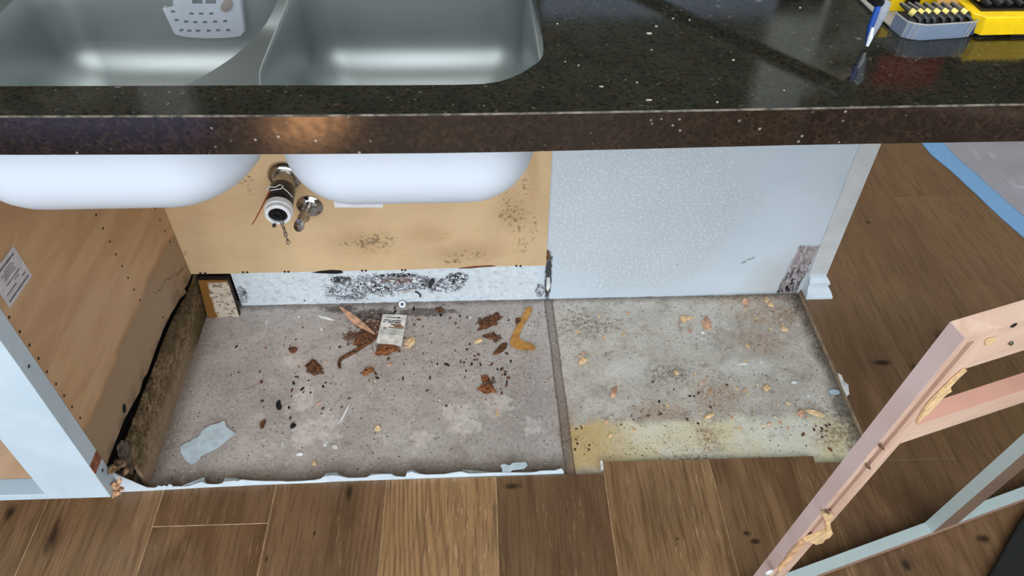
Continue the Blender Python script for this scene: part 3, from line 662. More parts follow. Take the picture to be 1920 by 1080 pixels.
# chamfered arris and tall front face
n = len(front); v0 = [p+Vector((0,e,0)) for p in front]; v1 = [p+Vector((0,-e*.4,-e)) for p in front]; v2 = frontb; v3 = [p+Vector((0,.03,0)) for p in frontb]; v4 = [Vector((p.x,p.y+.03,.889)) for p in front]
wt.add(v0+v1, [(i,i+1,n+i+1,n+i) for i in range(n-1)], 1)
wt.add(v1+v2, [(i,i+1,n+i+1,n+i) for i in range(n-1)], 2)
wt.add(v2+v3+v4, [(i,i+1,n+i+1,n+i) for i in range(n-1)]+[(n+i,n+i+1,2*n+i+1,2*n+i) for i in range(n-1)], 2)
wt.build('worktop', [GRANITE, ARRIS, FACE], label='speckled black stone worktop with sink cut-out', cat='worktop')
# ------------------------------------------------------------------ double bowl sink
sink = empty('kitchen_sink', (-.43,-.36,.70), 'double bowl stainless steel undermount sink with white coated underside', 'sink')
ZT = .887
def bowl(x0,x1,y0,y1,rad, zbot, fr=.055):
    prof = [(0,ZT),(.0015,ZT-.0015),(.003,ZT-.006),(.006,ZT-.04),(.009,zbot+fr)]
    for i in range(1,9):
        t = math.radians(90*i/8); prof.append((.009+fr*(1-math.cos(t)), zbot+fr*(1-math.sin(t))))
    prof += [(.009+fr+.04, zbot-.0015)]
    rings = []
    for ins, z in prof:
        rr = [(max(a-ins*.55,.012), max(b-ins*.55,.012)) for a, b in rad]
        rings.append(rrect(x0+ins,x1-ins,y0+ins,y1-ins,rr,z))
    k = len(rings[0]); vs = [v for R in rings for v in R]
    fs = [(i*k+j, i*k+(j+1)%k, (i+1)*k+(j+1)%k, (i+1)*k+j) for i in range(len(rings)-1) for j in range(k)]
    cx, cy = (x0+x1)/2, (y0+y1)/2+.03
    # shallow fall to the drain
    drain = [Vector((cx+.045*math.cos(math.radians(-90+360*j/k)), cy+.045*math.sin(math.radians(-90+360*j/k)), zbot-.006)) for j in range(k)]
    b = len(vs)-k; vs += drain; fs += [(b+j, b+(j+1)%k, b+k+(j+1)%k, b+k+j) for j in range(k)]; fs.append(tuple(b+k+j for j in range(k)))
    mb = MB(); mb.add(vs, fs); return mb, rings[0], (cx,cy,zbot-.006)
outl = []
for nm, args in (('left bowl', (-.775,-.413,-.585,-.20,((.10,.12),(.05,.05),(.05,.05),(.08,.08)),.727,.07)), ('right bowl', (-.402,-.070,-.585,-.20,((.075,.085),(.05,.05),(.05,.05),(.085,.12)),.727,.07))):
    mb, rim, dc = bowl(*args); outl.append(rim if nm[0]=='r' else rrect(-.773,-.415,-.583,-.202,((.20,.26),(.05,.05),(.05,.05),(.08,.08)),ZT))
    o = mb.build('bowl', [STEEL, UNDER], sink, smooth=True)
    bmm = bmesh.new(); bmm.from_mesh(o.data); bmesh.ops.recalc_face_normals(bmm, faces=bmm.faces)
    c_ = [f for f in bmm.faces if abs(f.normal.z) > .9]
    if c_ and sum(f.normal.z for f in c_) < 0: bmesh.ops.reverse_faces(bmm, faces=bmm.faces)
    for f in bmm.faces: f.smooth = True
    bmm.to_mesh(o.data); bmm.free()
    so = o.modifiers.new('thick', 'SOLIDIFY'); so.thickness = .003; so.offset = -1; so.material_offset = 1; so.material_offset_rim = 0
    MB().lathe([(.044,0),(.044,.0025),(.038,.003),(.030,-.001),(.006,-.001)], (dc[0],dc[1],dc[2]+.0005), (0,0,1), 40).build('drain', CHROME, o, smooth=True)
fl_ = holed(rrect(-.86,-.045,-.608,-.125,((.02,.02),)*4,ZT), [L for L in outl], (0,0,-.0012))
fl_.build('rim', STEEL, sink, smooth=False)
# clear plastic caddy on the back wall of the left bowl
cq = [at(a,b,1,-.226) for a,b in ((305,17),(327,64),(345,69),(385,72),(425,71),(450,68),(457,60),(455,40),(449,0),(444,-30),(322,-30),(325,12))]
hl = []
for a, b in ((324,22),(359,26),(377,26),(396,26),(331,38),(349,41),(366,42),(384,42),(403,41),(422,40),(340,57),(355,58),(371,58),(391,58),(409,57),(428,57)):
    hl.append([at(a+dx,b+dy,1,-.226) for dx, dy in ((-4,-2.6),(4,-2.6),(4,2.6),(-4,2.6))])
for a in (370,395): hl.append([at(a+dx,2+dy,1,-.226) for dx, dy in ((-10,-18),(10,-18),(10,6),(-10,6))])
mb = holed(cq, hl, (0,.0022,0))
cd_ = empty('sink_caddy', cq[3], 'cloudy clear perforated plastic caddy hung inside the left sink bowl', 'sink caddy')
mb.build('front_wall', CADDY, cd_)
c2 = [p+Vector((0,.002,0)) for p in cq[1:7]]
MB().prism([cq[0]+Vector((0,.002,0)), cq[0]+Vector((0,.012,0)), cq[1]+Vector((0,.012,0)), cq[1]+Vector((0,.002,0))], (.0015,0,0)).build('side_wall', CADDY, cd_)
MB().prism([cq[6]+Vector((0,.002,0)), cq[6]+Vector((0,.012,0)), cq[8]+Vector((0,.012,0)), cq[8]+Vector((0,.002,0))], (.0015,0,0)).build('side_wall', CADDY, cd_)
pb = at(425,10,1,-.228); MB().lathe([(.011,0),(.011,.002),(.004,.004)], pb, (0,-1,0), 20, sy=.6).build('suction_cup', clearmat('stained_cup', (150,140,132), .6).m, cd_, smooth=True)
# ------------------------------------------------------------------ plumbing
wy = -.006
def dirn(a, b): return (Vector(b)-Vector(a)).normalized()
dr = empty('drain_stub', (-.55,-.006,.385), 'chrome drain stub pipe capped with black rubber and white ring', 'pipe')
A = at(534,329,1,wy); B = at(521,404,1,-.130); ax = dirn(A,B); Ln = (B-A).length
MB().lathe([(.036,0),(.0355,.004),(.031,.010),(.026,.013),(.024,.013)], A, (0,-1,0), 40).build('escutcheon', CHROME, dr, smooth=True)
MB().lathe([(.0215,-.0),(.0215,Ln*.52)], A, ax, 32).build('pipe', DCHROME, dr, smooth=True)
MB().lathe([(.0255,Ln*.36),(.0262,Ln*.38),(.0262,Ln*.80),(.0250,Ln*.82)], A, ax, 32).build('rubber_sleeve', RUBBER, dr, smooth=True)
MB().lathe([(.0250,Ln*.78),(.0272,Ln*.80),(.0272,Ln*.90),(.0252,Ln*.905),(.0252,Ln*.99),(.0235,Ln),(.0185,Ln),(.0185,Ln*.9)], A, ax, 40).build('white_ring', WPLAS, dr, smooth=True)
MB().lathe([(.0184,Ln*.9),(.0184,Ln*.965),(.0165,Ln*.97),(.0085,Ln*.965),(.0085,Ln*.995),(.006,Ln*1.0),(.006,Ln*.97)], A, ax, 32).build('test_plug', RUBBER, dr, smooth=True)
q_ = at(514,423,1,-.135); MB().lathe([(.001,-.004),(.0035,-.003),(.0045,0),(.0035,.003),(.001,.004)], q_, (0,-.3,1), 16).build('wing_nut', BOLT, dr, smooth=True)
w1 = [at(a,b,1,-.085) for a,b in ((501,356),(505,350),(516,351),(525,346),(531,349),(527,354),(514,356),(503,358))]
MB().tube(w1, .0009, 8).build('wire', WPLAS, dr, smooth=True)
w1 = [at(a,b,1,-.090) for a,b in ((530,352),(540,360),(549,370))]; MB().tube(w1, .0008, 8).build('wire', WPLAS, dr, smooth=True)
MB().tube([at(506,358,1,-.088), at(495,380,1,-.093), at(484,402,1,-.096), at(473,421,1,-.098)], [.0016,.0016,.0013,.0009], 8).build('zip_tie', RED, label='thin red tie hanging from the drain stub', cat='tie', smooth=True)
ch = empty('metal_chain', at(541,460,1,-.13), 'short steel chain dangling from the drain stub', 'chain')
cpts = [at(a,b,1,-.133) for a,b in ((527,414),(530,421),(532,428),(535,436),(536,443),(539,450),(541,457))]
for i in range(len(cpts)-1):
    c, d = (cpts[i]+cpts[i+1])/2, dirn(cpts[i],cpts[i+1]); L_ = (cpts[i+1]-cpts[i]).length*.72
    u = d.orthogonal().normalized(); u = (Matrix.Rotation(i*1.3,3,d)@u); ring = [c+d*L_*math.cos(t)+u*.0030*math.sin(t) for t in [2*math.pi*k/16 for k in range(17)]]
    MB().tube(ring, .0010, 8, cap=False).build('chain_link', BOLT, ch, smooth=True)
va = empty('shutoff_valve', (-.52,-.006,.305), 'small chrome water shut-off valve with oval handle', 'valve')
A = at(581,386,1,wy); MB().lathe([(.0285,0),(.028,.003),(.022,.008),(.015,.010),(.010,.0105)], A, (0,-1,0), 36).build('escutcheon', CHROME, va, smooth=True)
Bp = at(572,402,1,-.045); MB().tube([A, A.lerp(Bp,.5), Bp], .0075, 16).build('stub', DCHROME, va, smooth=True)
Cp = at(563,416,1,-.075); MB().tube([A.lerp(Bp,.75), Bp, Bp.lerp(Cp,.5), Cp], [.0075,.011,.0115,.0085], 20).build('valve_body', DCHROME, va, smooth=True)
O1 = at(578,411,1,-.062); MB().tube([Bp.lerp(Cp,.4), O1], .0065, 6).build('outlet', DCHROME, va)
Hd = at(561,422,1,-.083); MB().lathe([(.004,-.006),(.014,-.004),(.0155,0),(.0145,.003),(.006,.004),(.004,.006)], Hd, dirn(A,Cp), 28, sx=1.05, sy=.72, upv=(.35,0,1)).build('handle', CHROME, va, smooth=True)
# ------------------------------------------------------------------ things on the worktop
def rot_box(mb, c, d, s, up=(0,0,1), mi=0): pass
SHANK = plain('dark_bit_steel', (92,88,84), .4, .8)
# clear case, open
k1 = empty('bit_case', (.40,-.44,.915), 'open clear plastic bit case with black yellow-banded bits, near the blue tool', 'bit case')
fr_b = [at(a,b,2,.9155) for a,b in ((1667,52),(1688,69),(1702,73),(1725,76),(1800,71),(1815,69),(1826,60))]
def lift(p, h, out=0): return Vector((p.x, p.y-out, p.z+h))
tl = [lift(p, .020, .003) for p in fr_b]
vs = fr_b+tl; n = len(fr_b); tr = MB(); tr.add(vs, [(i,i+1,n+i+1,n+i) for i in range(n-1)])
tr_o = tr.build('case_wall', TRAY, k1); so = tr_o.modifiers.new('t','SOLIDIFY'); so.thickness = .0014
bk_pts = [Vector((fr_b[0].x+.0,-.385,.9155)), Vector((fr_b[-1].x+.004,-.385,.9155))]
MB().prism([bk_pts[0]]+fr_b+[bk_pts[1]], (0,0,.0014)).build('case_floor', plain('dark_tray', (50,62,84), .4), k1)
MB().tube([tl[i]+Vector((0,.001,0)) for i in range(n)], .0011, 6).build('case_lip', LID, k1, smooth=True)
for u in (.18,.3,.38,.72,.8,.9):
    i_ = min(int(u*6),5); p = fr_b[i_].lerp(fr_b[i_+1], u*6-i_); q2 = tl[i_].lerp(tl[i_+1], u*6-i_)
    MB().tube([p+Vector((0,-.0008,.001)), q2+Vector((.001,-.0008,0))], .0007, 6).build('case_rib', LID, k1, smooth=True)
inner = MB().box(fr_b[2].x+.006, fr_b[-1].x-.006, -.470, -.462, .917, .929).build('bit_rack', plain('navy_rack', (44,62,100), .35), k1)
for a in (1708,1722,1735,1752,1768,1785,1803):
    c = at(a+14, 43, 1, -.462); c.z = .934; top_ = c+Vector((-.014,.016,.007))
    MB().tube([c+Vector((.002,-.003,-.010)), c, c.lerp(top_,.35)], .0046, 10).build('bit', BLACK, k1, smooth=True)
    MB().tube([c.lerp(top_,.35), c.lerp(top_,.65)], .0043, 10).build('bit_band', YBAND, k1, smooth=True)
    MB().tube([c.lerp(top_,.65), top_, top_+Vector((-.004,.006,.002))], [.004,.003,.0022], 8).build('bit_shank', SHANK, k1, smooth=True)
MB().box(at(1662,10,1,-.40).x, at(1755,10,1,-.40).x+.01, -.408, -.396, .917, .947).build('latch_bar', YEL, k1, bevel=.002)
MB().box(at(1697,5,1,-.41).x, at(1722,5,1,-.41).x, -.414, -.407, .925, .955).build('latch', BLACK, k1, bevel=.002)
lq = [at(1605,-20,2,.93), at(1612,5,2,.928), at(1640,28,2,.922), at(1668,45,2,.9175), at(1668,52,2,.9165), at(1636,24,2,.9165), at(1600,0,2,.9165)]
lq = [at(1598,-14,2,.9175), at(1632,20,2,.9175), at(1668,50,2,.9175), at(1682,24,2,.9175), at(1660,-14,2,.9175)]
MB().prism(lq, (0,0,.0016)).build('open_lid', LID, k1)
lq = [at(1752,26,2,.9300), at(1816,22,2,.9300), at(1800,-6,2,.944), at(1758,-6,2,.944)]
MB().prism(lq, (0,0,.0014)).build('inner_lid', clearmat('amber_lid', (206,160,96), .7).m, k1)
# yellow case
k2 = empty('bit_case', (.50,-.43,.915), 'open yellow bit case with black bits at the far right of worktop', 'bit case')
f2 = [at(a,b,2,.9185) for a,b in ((1816,58),(1826,63),(1838,67),(1990,64))]
t2 = [Vector((at(a,b,1,p.y-.002).x, p.y-.002, .942)) for (a,b),p in zip(((1820,30),(1838,34),(1848,37),(1990,33)), f2)]
bx_ = MB(); bb_ = [Vector((f2[0].x,-.36,.9185)), Vector((f2[-1].x,-.36,.9185))]; tb = [Vector((t2[0].x,-.36,.942)), Vector((t2[-1].x,-.36,.942))]
ll = f2+[bb_[1],bb_[0]]; lu = t2+[tb[1],tb[0]]; n = len(ll); bx_.add(ll+lu, [tuple(range(n)), tuple(range(n,2*n))]+[(i,(i+1)%n,n+(i+1)%n,n+i) for i in range(n)])
bx_.build('case_body', YEL, k2, bevel=.0015)
for a in (1848,1912): p = at(a,70,2,.915); MB().box(p.x-.010,p.x+.012,p.y+.001,p.y+.016,.915,.9195).build('foot', BLACK, k2, bevel=.001)
tray = MB().box(t2[1].x+.004, t2[-1].x, -.462, -.400, .9422, .9450).build('bit_tray', BLACK, k2)
for a, rr in ((1846,.0042),(1866,.006),(1885,.0045),(1905,.0045),(1925,.0045)):
    c = at(a, 26, 1, -.456); c.z = .9485; top_ = c+Vector((-.012,.022,.004))
    MB().tube([c+Vector((.001,-.002,-.002)), c.lerp(top_,.4)], rr, 12).build('bit', BLACK, k2, smooth=True)
    MB().tube([c.lerp(top_,.4), c.lerp(top_,.65)], rr*.95, 12).build('bit_band', YBAND, k2, smooth=True)
    MB().tube([c.lerp(top_,.65), top_+Vector((-.006,.010,.002))], rr*.85, 12).build('bit_shank', SHANK, k2, smooth=True)
yl_ = MB()
for i in range(9):
    xx = at(1852,5,1,-.398).x+.009*i; yl_.box(xx, xx+.0065, -.400, -.390, .945, .985)
yl_.box(at(1852,5,1,-.398).x, .62, -.394, -.386, .942, .985); yl_.build('ribbed_lid', YEL, k2, bevel=.001)
MB().box(.455,.475,-.392,-.36,.942,.975).build('hinge_block', BLACK, k2)
# blue tipped hose end resting on the worktop, its black hose arching away above the frame
tip = at(1623,87,2,.9165)
def mirr(px, py, zv): p = at(px,py,2,zv); return Vector((p.x,p.y,1.83-zv))
P0, P1, P2, P3, P4 = tip+Vector((0,0,.002)), at(1632,50,1,tip.y+.003), at(1643,22,1,tip.y+.004), mirr(1597,150,.867), mirr(1580,168,.856)
P5, P6, P7, P8 = mirr(1520,140,.845), mirr(1400,85,.82), mirr(1290,35,.80), mirr(1180,-15,.79)
hz = empty('utility_tool', P0, 'slim blue and clear plastic tool with dark cord touching the worktop', 'tool')
MB().tube([P0,P1,P2,P3], [.0016,.0036,.0036,.0036], 12).build('blue_blade', BLUE, hz, smooth=True)
of = Vector((.0065,.001,0)); MB().tube([P0+of*.3,P1+of,P2+of*1.2,P3+of*1.2], [.001,.0048,.0062,.0062], 14).build('clear_sleeve', clearmat('clear_sleeve_plastic', (170,180,196), .55).m, hz, smooth=True)
MB().tube([P0+Vector((.0,-.003,0)), P0.lerp(P1,.5)+Vector((.001,-.004,0)), P1+Vector((.001,-.004,.001))], [.0018,.0030,.0018], 8).build('white_marking', WPLAS, hz, smooth=True)
MB().tube([P3,P4,P5,P6,P7,P8], [.006,.010,.010,.011,.011,.011], 12).build('cord', BLACK, hz, smooth=True)
# crumbs lying on the worktop
r = random.Random(31)
cr = [(1222,94),(1217,63),(1293,38),(1128,163),(1045,45),(1060,116),(1085,123),(1470,170),(1217,188),(1345,192),(1262,35),(1194,155),(1375,113),(1500,15),(1230,50)]
CR_ = plain('pale_crumb', (190,184,166), .7)
for a, b in cr:
    p = at(a,b,2,.9152); s = r.uniform(.0012,.003); n = 7
    poly = [p+Vector((s*(1.4 if a in (1222,1217,1128) else .8)*r.uniform(.6,1.2)*math.cos(2*math.pi*i/n), s*.6*r.uniform(.6,1.2)*math.sin(2*math.pi*i/n), 0)) for i in range(n)]
    MB().prism(poly, (0,0,.0008)).build('crumb', CR_, label='tiny pale crumb lying on the speckled black worktop', cat='crumb', group='crumbs on the worktop')
# ------------------------------------------------------------------ things on the concrete
def irr(px, py, w_, h_, rot, n, r, z=.0, jag=.3):
    c = at(px,py,2,z); ax_ = (at(px+1,py,2,z)-c).length; ay_ = (at(px,py+1,2,z)-c).length
    pts = []
    for i in range(n):
        t = 2*math.pi*i/n; k = 1+r.uniform(-jag,jag); a, b = w_/2*k*math.cos(t), h_/2*k*math.sin(t)
        x, y = a*math.cos(rot)-b*math.sin(rot), a*math.sin(rot)+b*math.cos(rot)
        pts.append(c+Vector((x*ax_, -y*ay_, 0)))
    return c, pts
def flake(name, mat, label, cat, px, py, w_, h_, rot=0, th=.0015, n=11, group=None, z=0., seed=None, curl=0, jag=.3, hump=.6):
    r = random.Random(seed if seed is not None else px*31+py)
    c, pts = irr(px,py,w_,h_,rot,n,r,z,jag)
    mb = MB(); N_ = len(pts); top_ = [p+Vector((0,0,th*r.uniform(.6,1.3)+curl*((p-c).length/.02)**2)) for p in pts]; mid = [c.lerp(p,.5)+Vector((0,0,th*(1+hump)*r.uniform(.8,1.3))) for p in top_]
    lo = [p+Vector((0,0,.0002+curl*((p-c).length/.02)**2)) for p in pts]
    vs = lo+top_+mid+[c+Vector((0,0,th*(1+hump)))]; fs = [tuple(range(N_))[::-1]]
    for i in range(N_):
        j = (i+1)%N_; fs += [(i,j,N_+j,N_+i),(N_+i,N_+j,2*N_+j,2*N_+i),(2*N_+i,2*N_+j,3*N_)]
    mb.add(vs, fs); return mb.build(name, mat, label=label, cat=cat, group=group)
def shape(name, mat, label, cat, pts, th=.001, z=.0006, warp=0):
    q = [at(a,b,2,z) for a,b in pts]; c = sum(q, Vector())/len(q)
    if warp: q = [p+Vector((0,0,warp*((p-c).length/.03)**2)) for p in q]
    return MB().prism(q, (0,0,th)).build(name, mat, label=label, cat=cat)
# big rust pieces
flake('rust_flake', RUST, 'large brown rust flake alone left of the middle of the concrete', 'rust flake', 590,691,36,22,.5,.004,14)
flake('rust_flake', RUST, 'broad dark rust plate left of the printed card', 'rust flake', 682,637,42,26,.2,.004,14)
flake('rust_flake', RUST2, 'orange brown rust piece peeking out below the printed card', 'rust flake', 728,656,42,18,-.2,.003,13)
flake('rust_flake', RUST2, 'small orange rust crumb between the large flake and the bent strap', 'rust flake', 690,696,22,14,-.4,.004,10)
flake('rust_flake', RUST, 'dark rust chunk left of the bent rusty strap', 'rust flake', 549,657,17,9,.2,.003,10)
flake('rust_flake', RUST, 'long rust patch flake left of the amber strip', 'rust flake', 918,604,50,20,-.5,.003,15)
flake('rust_flake', RUST, 'curved rust flake just below the long rust patch', 'rust flake', 920,632,30,10,.3,.003,12)
flake('rust_flake', RUST, 'rust flake right below the curved one, by the amber strip foot', 'rust flake', 940,655,30,14,-.6,.003,12)
flake('rust_flake', RUST2, 'red orange oval rust flake nearest the concrete joint', 'rust flake', 914,730,33,15,.15,.004,13)
flake('rust_flake', RUST2, 'round orange rust flake just above the red orange oval', 'rust flake', 909,710,15,14,0,.003,10)
flake('rust_flake', RUST, 'brown rust chip above the blue grey paint flake, leftmost of two', 'rust flake', 492,796,12,15,.3,.003,9)
flake('rust_flake', VOID, 'black oval chip left of the pale patches', 'rust flake', 550,799,9,10,.5,.003,9)
flake('rust_flake', VOID, 'elongated black chip above the two small brown chips', 'rust flake', 523,760,10,17,-.5,.003,9)
flake('rust_flake', RUST, 'dark rust flake under the wall edge at centre', 'rust flake', 824,580,18,9,.2,.002,9)
flake('rust_flake', RUST, 'rust flake behind the amber strip bend', 'rust flake', 973,603,12,14,.3,.003,9)
# scattered little dark rust bits
r = random.Random(77)
areas = [((880,680),(60,24),26),((735,620),(70,32),16),((935,715),(30,28),14),((560,740),(120,60),26),((700,700),(160,50),20),((1300,760),(120,40),16),((1090,830),(30,40),9),((1540,810),(40,40),12),((820,600),(80,14),12)]
for (cx,cy),(rx,ry),nn in areas:
    for i in range(nn):
        a, b = cx+r.gauss(0,.6)*rx, cy+r.gauss(0,.6)*ry
        if b < 572: b = 574+r.random()*8
        if b > 855: b = 850-r.random()*10
        if a > 1570 or a < 400: continue
        s = r.uniform(2.5,6.5)
        flake('rust_bit', [RUST,VOID,RUST][i%3], 'tiny dark rust bit scattered over the dirty concrete', 'rust bit', a, b, s*r.uniform(.8,1.8), s*.7, r.uniform(0,3), .0012, 7, 'dark rust bits on the concrete', seed=i*13+cx)
r = random.Random(41)
for (cx,cy),(rx,ry),nn in (((1350,745),(110,40),20),((1440,595),(90,30),16),((1250,640),(150,60),12),((1530,690),(40,80),10),((1100,640),(60,50),8),((700,720),(200,80),10),((1160,790),(90,40),8),((1480,790),(90,30),10)):
    for i in range(nn):
        a, b = cx+r.gauss(0,.6)*rx, cy+r.gauss(0,.6)*ry
        if b < 574 or b > 852 or a > 1500+(b-560)*.36 or a < 400: continue
        s_ = r.uniform(3,8)
        flake('wood_crumb', [SPLINT,SPLINT2,CR_,SPLINT][i%4], 'tiny pale wood crumb scattered over the dirty concrete', 'wood crumb', a, b, s_*r.uniform(.8,1.9), s_*.7, r.uniform(0,3), .0016, 7, 'wood crumbs on the concrete', seed=i*17+cx)
# bent strap of rust
p_ = [at(a,b,2,.002) for a,b in ((702,636),(688,645),(668,657),(648,668),(639,673),(635,680),(637,690))]
MB().tube(p_, [.003,.0045,.005,.0048,.0045,.004,.003], 8).build('rusty_strap', RUST, label='bent rusty strap curving down left from the printed card', cat='strap')
# amber curved strip
sh = [(987,580),(995,577),(998,583),(992,595),(984,607),(978,618),(973,630),(976,638),(985,642),(996,645),(1005,653),(1002,658),(988,658),(970,656),(958,650),(956,642),(960,630),(965,618),(972,605),(980,592)]
shape('amber_strip', AMBER, 'curved amber brown strip near the concrete joint', 'strip', sh, .0015, .001, .0006)
# pink pointed splinter
shape('wood_splinter', SPLINT2, 'long pale pink pointed wood splinter touching the printed card', 'wood splinter', [(635,575),(641,576),(655,585),(672,597),(688,611),(703,626),(700,628),(682,618),(664,608),(652,596)], .0015, .003)
# printed card
cq = [at(a,b,2,.003) for a,b in ((718,590),(763,592),(753,649),(706,643))]
cd2 = MB().prism(cq, (0,0,.0022)).build('printed_card', [CARD], label='small stained printed card lying on the concrete', cat='card')
ct = [p+Vector((0,0,.0023)) for p in cq]
def cp_(u,v): return ct[0].lerp(ct[1],u).lerp(ct[3].lerp(ct[2],u),v)
for nm, mt, rows in (('card_print', INK, ((.08,.60,.76,.035),(.10,.2,.75,.022),(.19,.12,.40,.03),(.20,.44,.8,.03),(.25,.06,.2,.03),(.25,.28,.5,.04),(.26,.54,.8,.04),(.33,.42,.56,.035),(.47,.16,.26,.035))), ('ruled_lines', INKG, ((.47,.02,.97,.012),(.52,.03,.97,.012),(.57,.03,.97,.014),(.62,.03,.97,.012),(.67,.1,.97,.012))), ('brown_stain', INKB, ((.33,.5,.85,.05),(.38,.56,.95,.04),(.43,.36,.96,.03)))):
    tx = MB()
    for v, u0, u1, h in rows: tx.prism([cp_(u0,v),cp_(u1,v),cp_(u1,v+h),cp_(u0,v+h)], (0,0,.0002))
    tx.build(nm, mt, cd2)
# wood chips
for i, (a,b,w_,h_,ro,lb,mt) in enumerate(((770,643,20,15,-.5,'tan wood chip right of the printed card',SPLINT),(897,640,16,7,-.4,'pale yellow wood chip left of the rust flakes',SPLINT),(1093,677,24,10,-.4,'blocky tan wood chip just right of the concrete joint',SPLINT),(1282,599,14,14,.3,'tan wood chip left of the folded brown chip',SPLINT),(1324,607,16,24,.2,'folded brown wood chip on right concrete, largest near the wall',SPLINT2),(1397,566,13,16,.4,'peach wood chip below the white wall, leftmost of three',SPLINT2),(1437,563,10,10,.1,'tan wood chip below the white wall near the rotted corner',SPLINT),(1444,572,12,9,.6,'tan wood chip just below its twin near the rotted corner',SPLINT),(1470,618,15,8,.4,'crumbly tan chip toward right plank edge',SPLINT),(1151,736,12,22,.4,'narrow brown chip at middle of the right concrete',SPLINT2),(1268,699,9,9,0,'round tan chip above the ochre stain',SPLINT),(1437,728,14,11,-.6,'banded tan chip above the yellow sheet',SPLINT),(708,804,12,9,.2,'small gold wood crumb on left concrete front',SPLINT),(1525,775,40,9,.35,'long wood shaving at right of the concrete',SPLINT),(1502,776,12,16,.8,'short wood shaving touching the long shaving',SPLINT2),(1330,780,26,8,-.4,'brown wood shaving at the yellow sheet edge',SPLINT),(1290,598,6,5,0,'tiny tan crumb beside the tan chip by the wall',SPLINT),(590,870,9,8,.3,'cream crumb by the front edge of left concrete',SPLINT))):
    flake('wood_chip', mt, lb, 'wood chip', a,b,w_,h_,ro,.003,9,jag=.25)
# white slivers and paint
shape('paint_flake', PFLAKE, 'large pale blue grey paint flake at the left front of the concrete', 'paint flake', [(338,839),(345,833),(359,827),(362,823),(372,820),(379,808),(394,798),(407,795),(421,789),(425,801),(442,813),(430,822),(408,840),(396,846),(388,850),(377,855),(375,861),(366,868),(358,871),(347,862),(340,850)], .0012, .003, 0)
shape('paint_flake', PFLAKE, 'oval pale blue paint flake at the right edge of the concrete', 'paint flake', [(1553,733),(1563,730),(1573,733),(1575,738),(1566,741),(1556,739)], .001, .002)
for a,b,w_,h_,ro,lb in ((612,597,28,5,.25,'white sliver left of the pink splinter'),(1488,717,13,5,0,'small white blue chip on the right concrete'),(1428,678,10,8,-.5,'bent white blue chip in the right concrete'),(530,833,5,14,-.2,'upright white sliver right of the big paint flake'),(611,832,7,12,.4,'white shard by the front pale patches, left of two'),(628,838,12,8,.6,'white shard by the front pale patches, right of two'),(1515,741,8,7,.3,'white chip left of the oval paint flake'),(562,852,14,7,-.2,'bluish white chip near the front edge'),(1318,624,8,5,.2,'white crumb under the folded brown chip'),(603,618,5,4,0,'white dot crumb below the white sliver'),(882,596,6,6,0,'white crumb left of the rust patch'),(561,594,6,5,0,'white crumb behind the floor crack'),(1392,683,20,3,0,'thin pale sliver in the right concrete'),(500,604,3,8,.2,'thin white fleck near the back block')):
    flake('paint_chip', WFLAKE, lb, 'paint chip', a,b,w_,h_,ro,.0015,8,jag=.2)
p_ = [at(a,b,2,.003) for a,b in ((632,795),(640,787),(646,776),(652,764),(656,756))]
MB().tube(p_, [.0008,.0022,.0024,.0022,.0008], 8).build('curled_sliver', WFLAKE, smooth=True, label='curved white sliver standing out on the left concrete', cat='sliver')
# uncountable grit
r = random.Random(99)
def grit(name, mats, label, n, regions, smin, smax):
    mb = MB()
    for i in range(n):
        (cx,cy),(rx,ry) = r.choice(regions); a, b = cx+r.gauss(0,.55)*rx, cy+r.gauss(0,.55)*ry
        if b < 566 or b > 862 or a < 330+ (862-b)*.25 or a > 1498+(b-560)*.40: continue
        p = at(a,b,2,0.); s = r.uniform(smin,smax); an = r.uniform(0,3.1); k = r.uniform(.4,1); pts = [p+Vector((s*math.cos(an+t)*(1 if j%2 else k), s*math.sin(an+t)*(1 if j%2 else k), .0002)) for j, t in enumerate((0,1.4,3.1,4.4))]
        q2 = p+Vector((0,0,s*.9)); b0 = len(mb.v); mb.v += pts+[q2]; mi = r.randrange(len(mats))
        for f in ((0,1,4),(1,2,4),(2,3,4),(3,0,4)): mb.f.append(tuple(b0+x for x in f)); mb.m.append(mi)
    mb.build(name, mats, label=label, cat=name.replace('_',' '), kind='stuff')
reg_all = [((700,700),(330,110)),((1300,690),(260,110)),((1000,650),(300,80))]
grit('pale_grit', [WFLAKE, SPLINT, GFLAKE, SPLINT2], 'fine pale grit and sawdust spread over the concrete', 1900, reg_all+[((1350,745),(120,40)),((1440,600),(100,40)),((1540,700),(50,90)),((620,640),(200,60))], .0007, .0022)
grit('dark_grit', [VOID, RUST, DARKWOOD], 'fine dark dirt specks spread over the concrete', 2600, reg_all+[((1320,780),(200,60)),((1240,840),(160,25)),((880,680),(90,40)),((1500,600),(50,30)),((1560,780),(50,60)),((740,600),(110,25))], .0005, .0015)
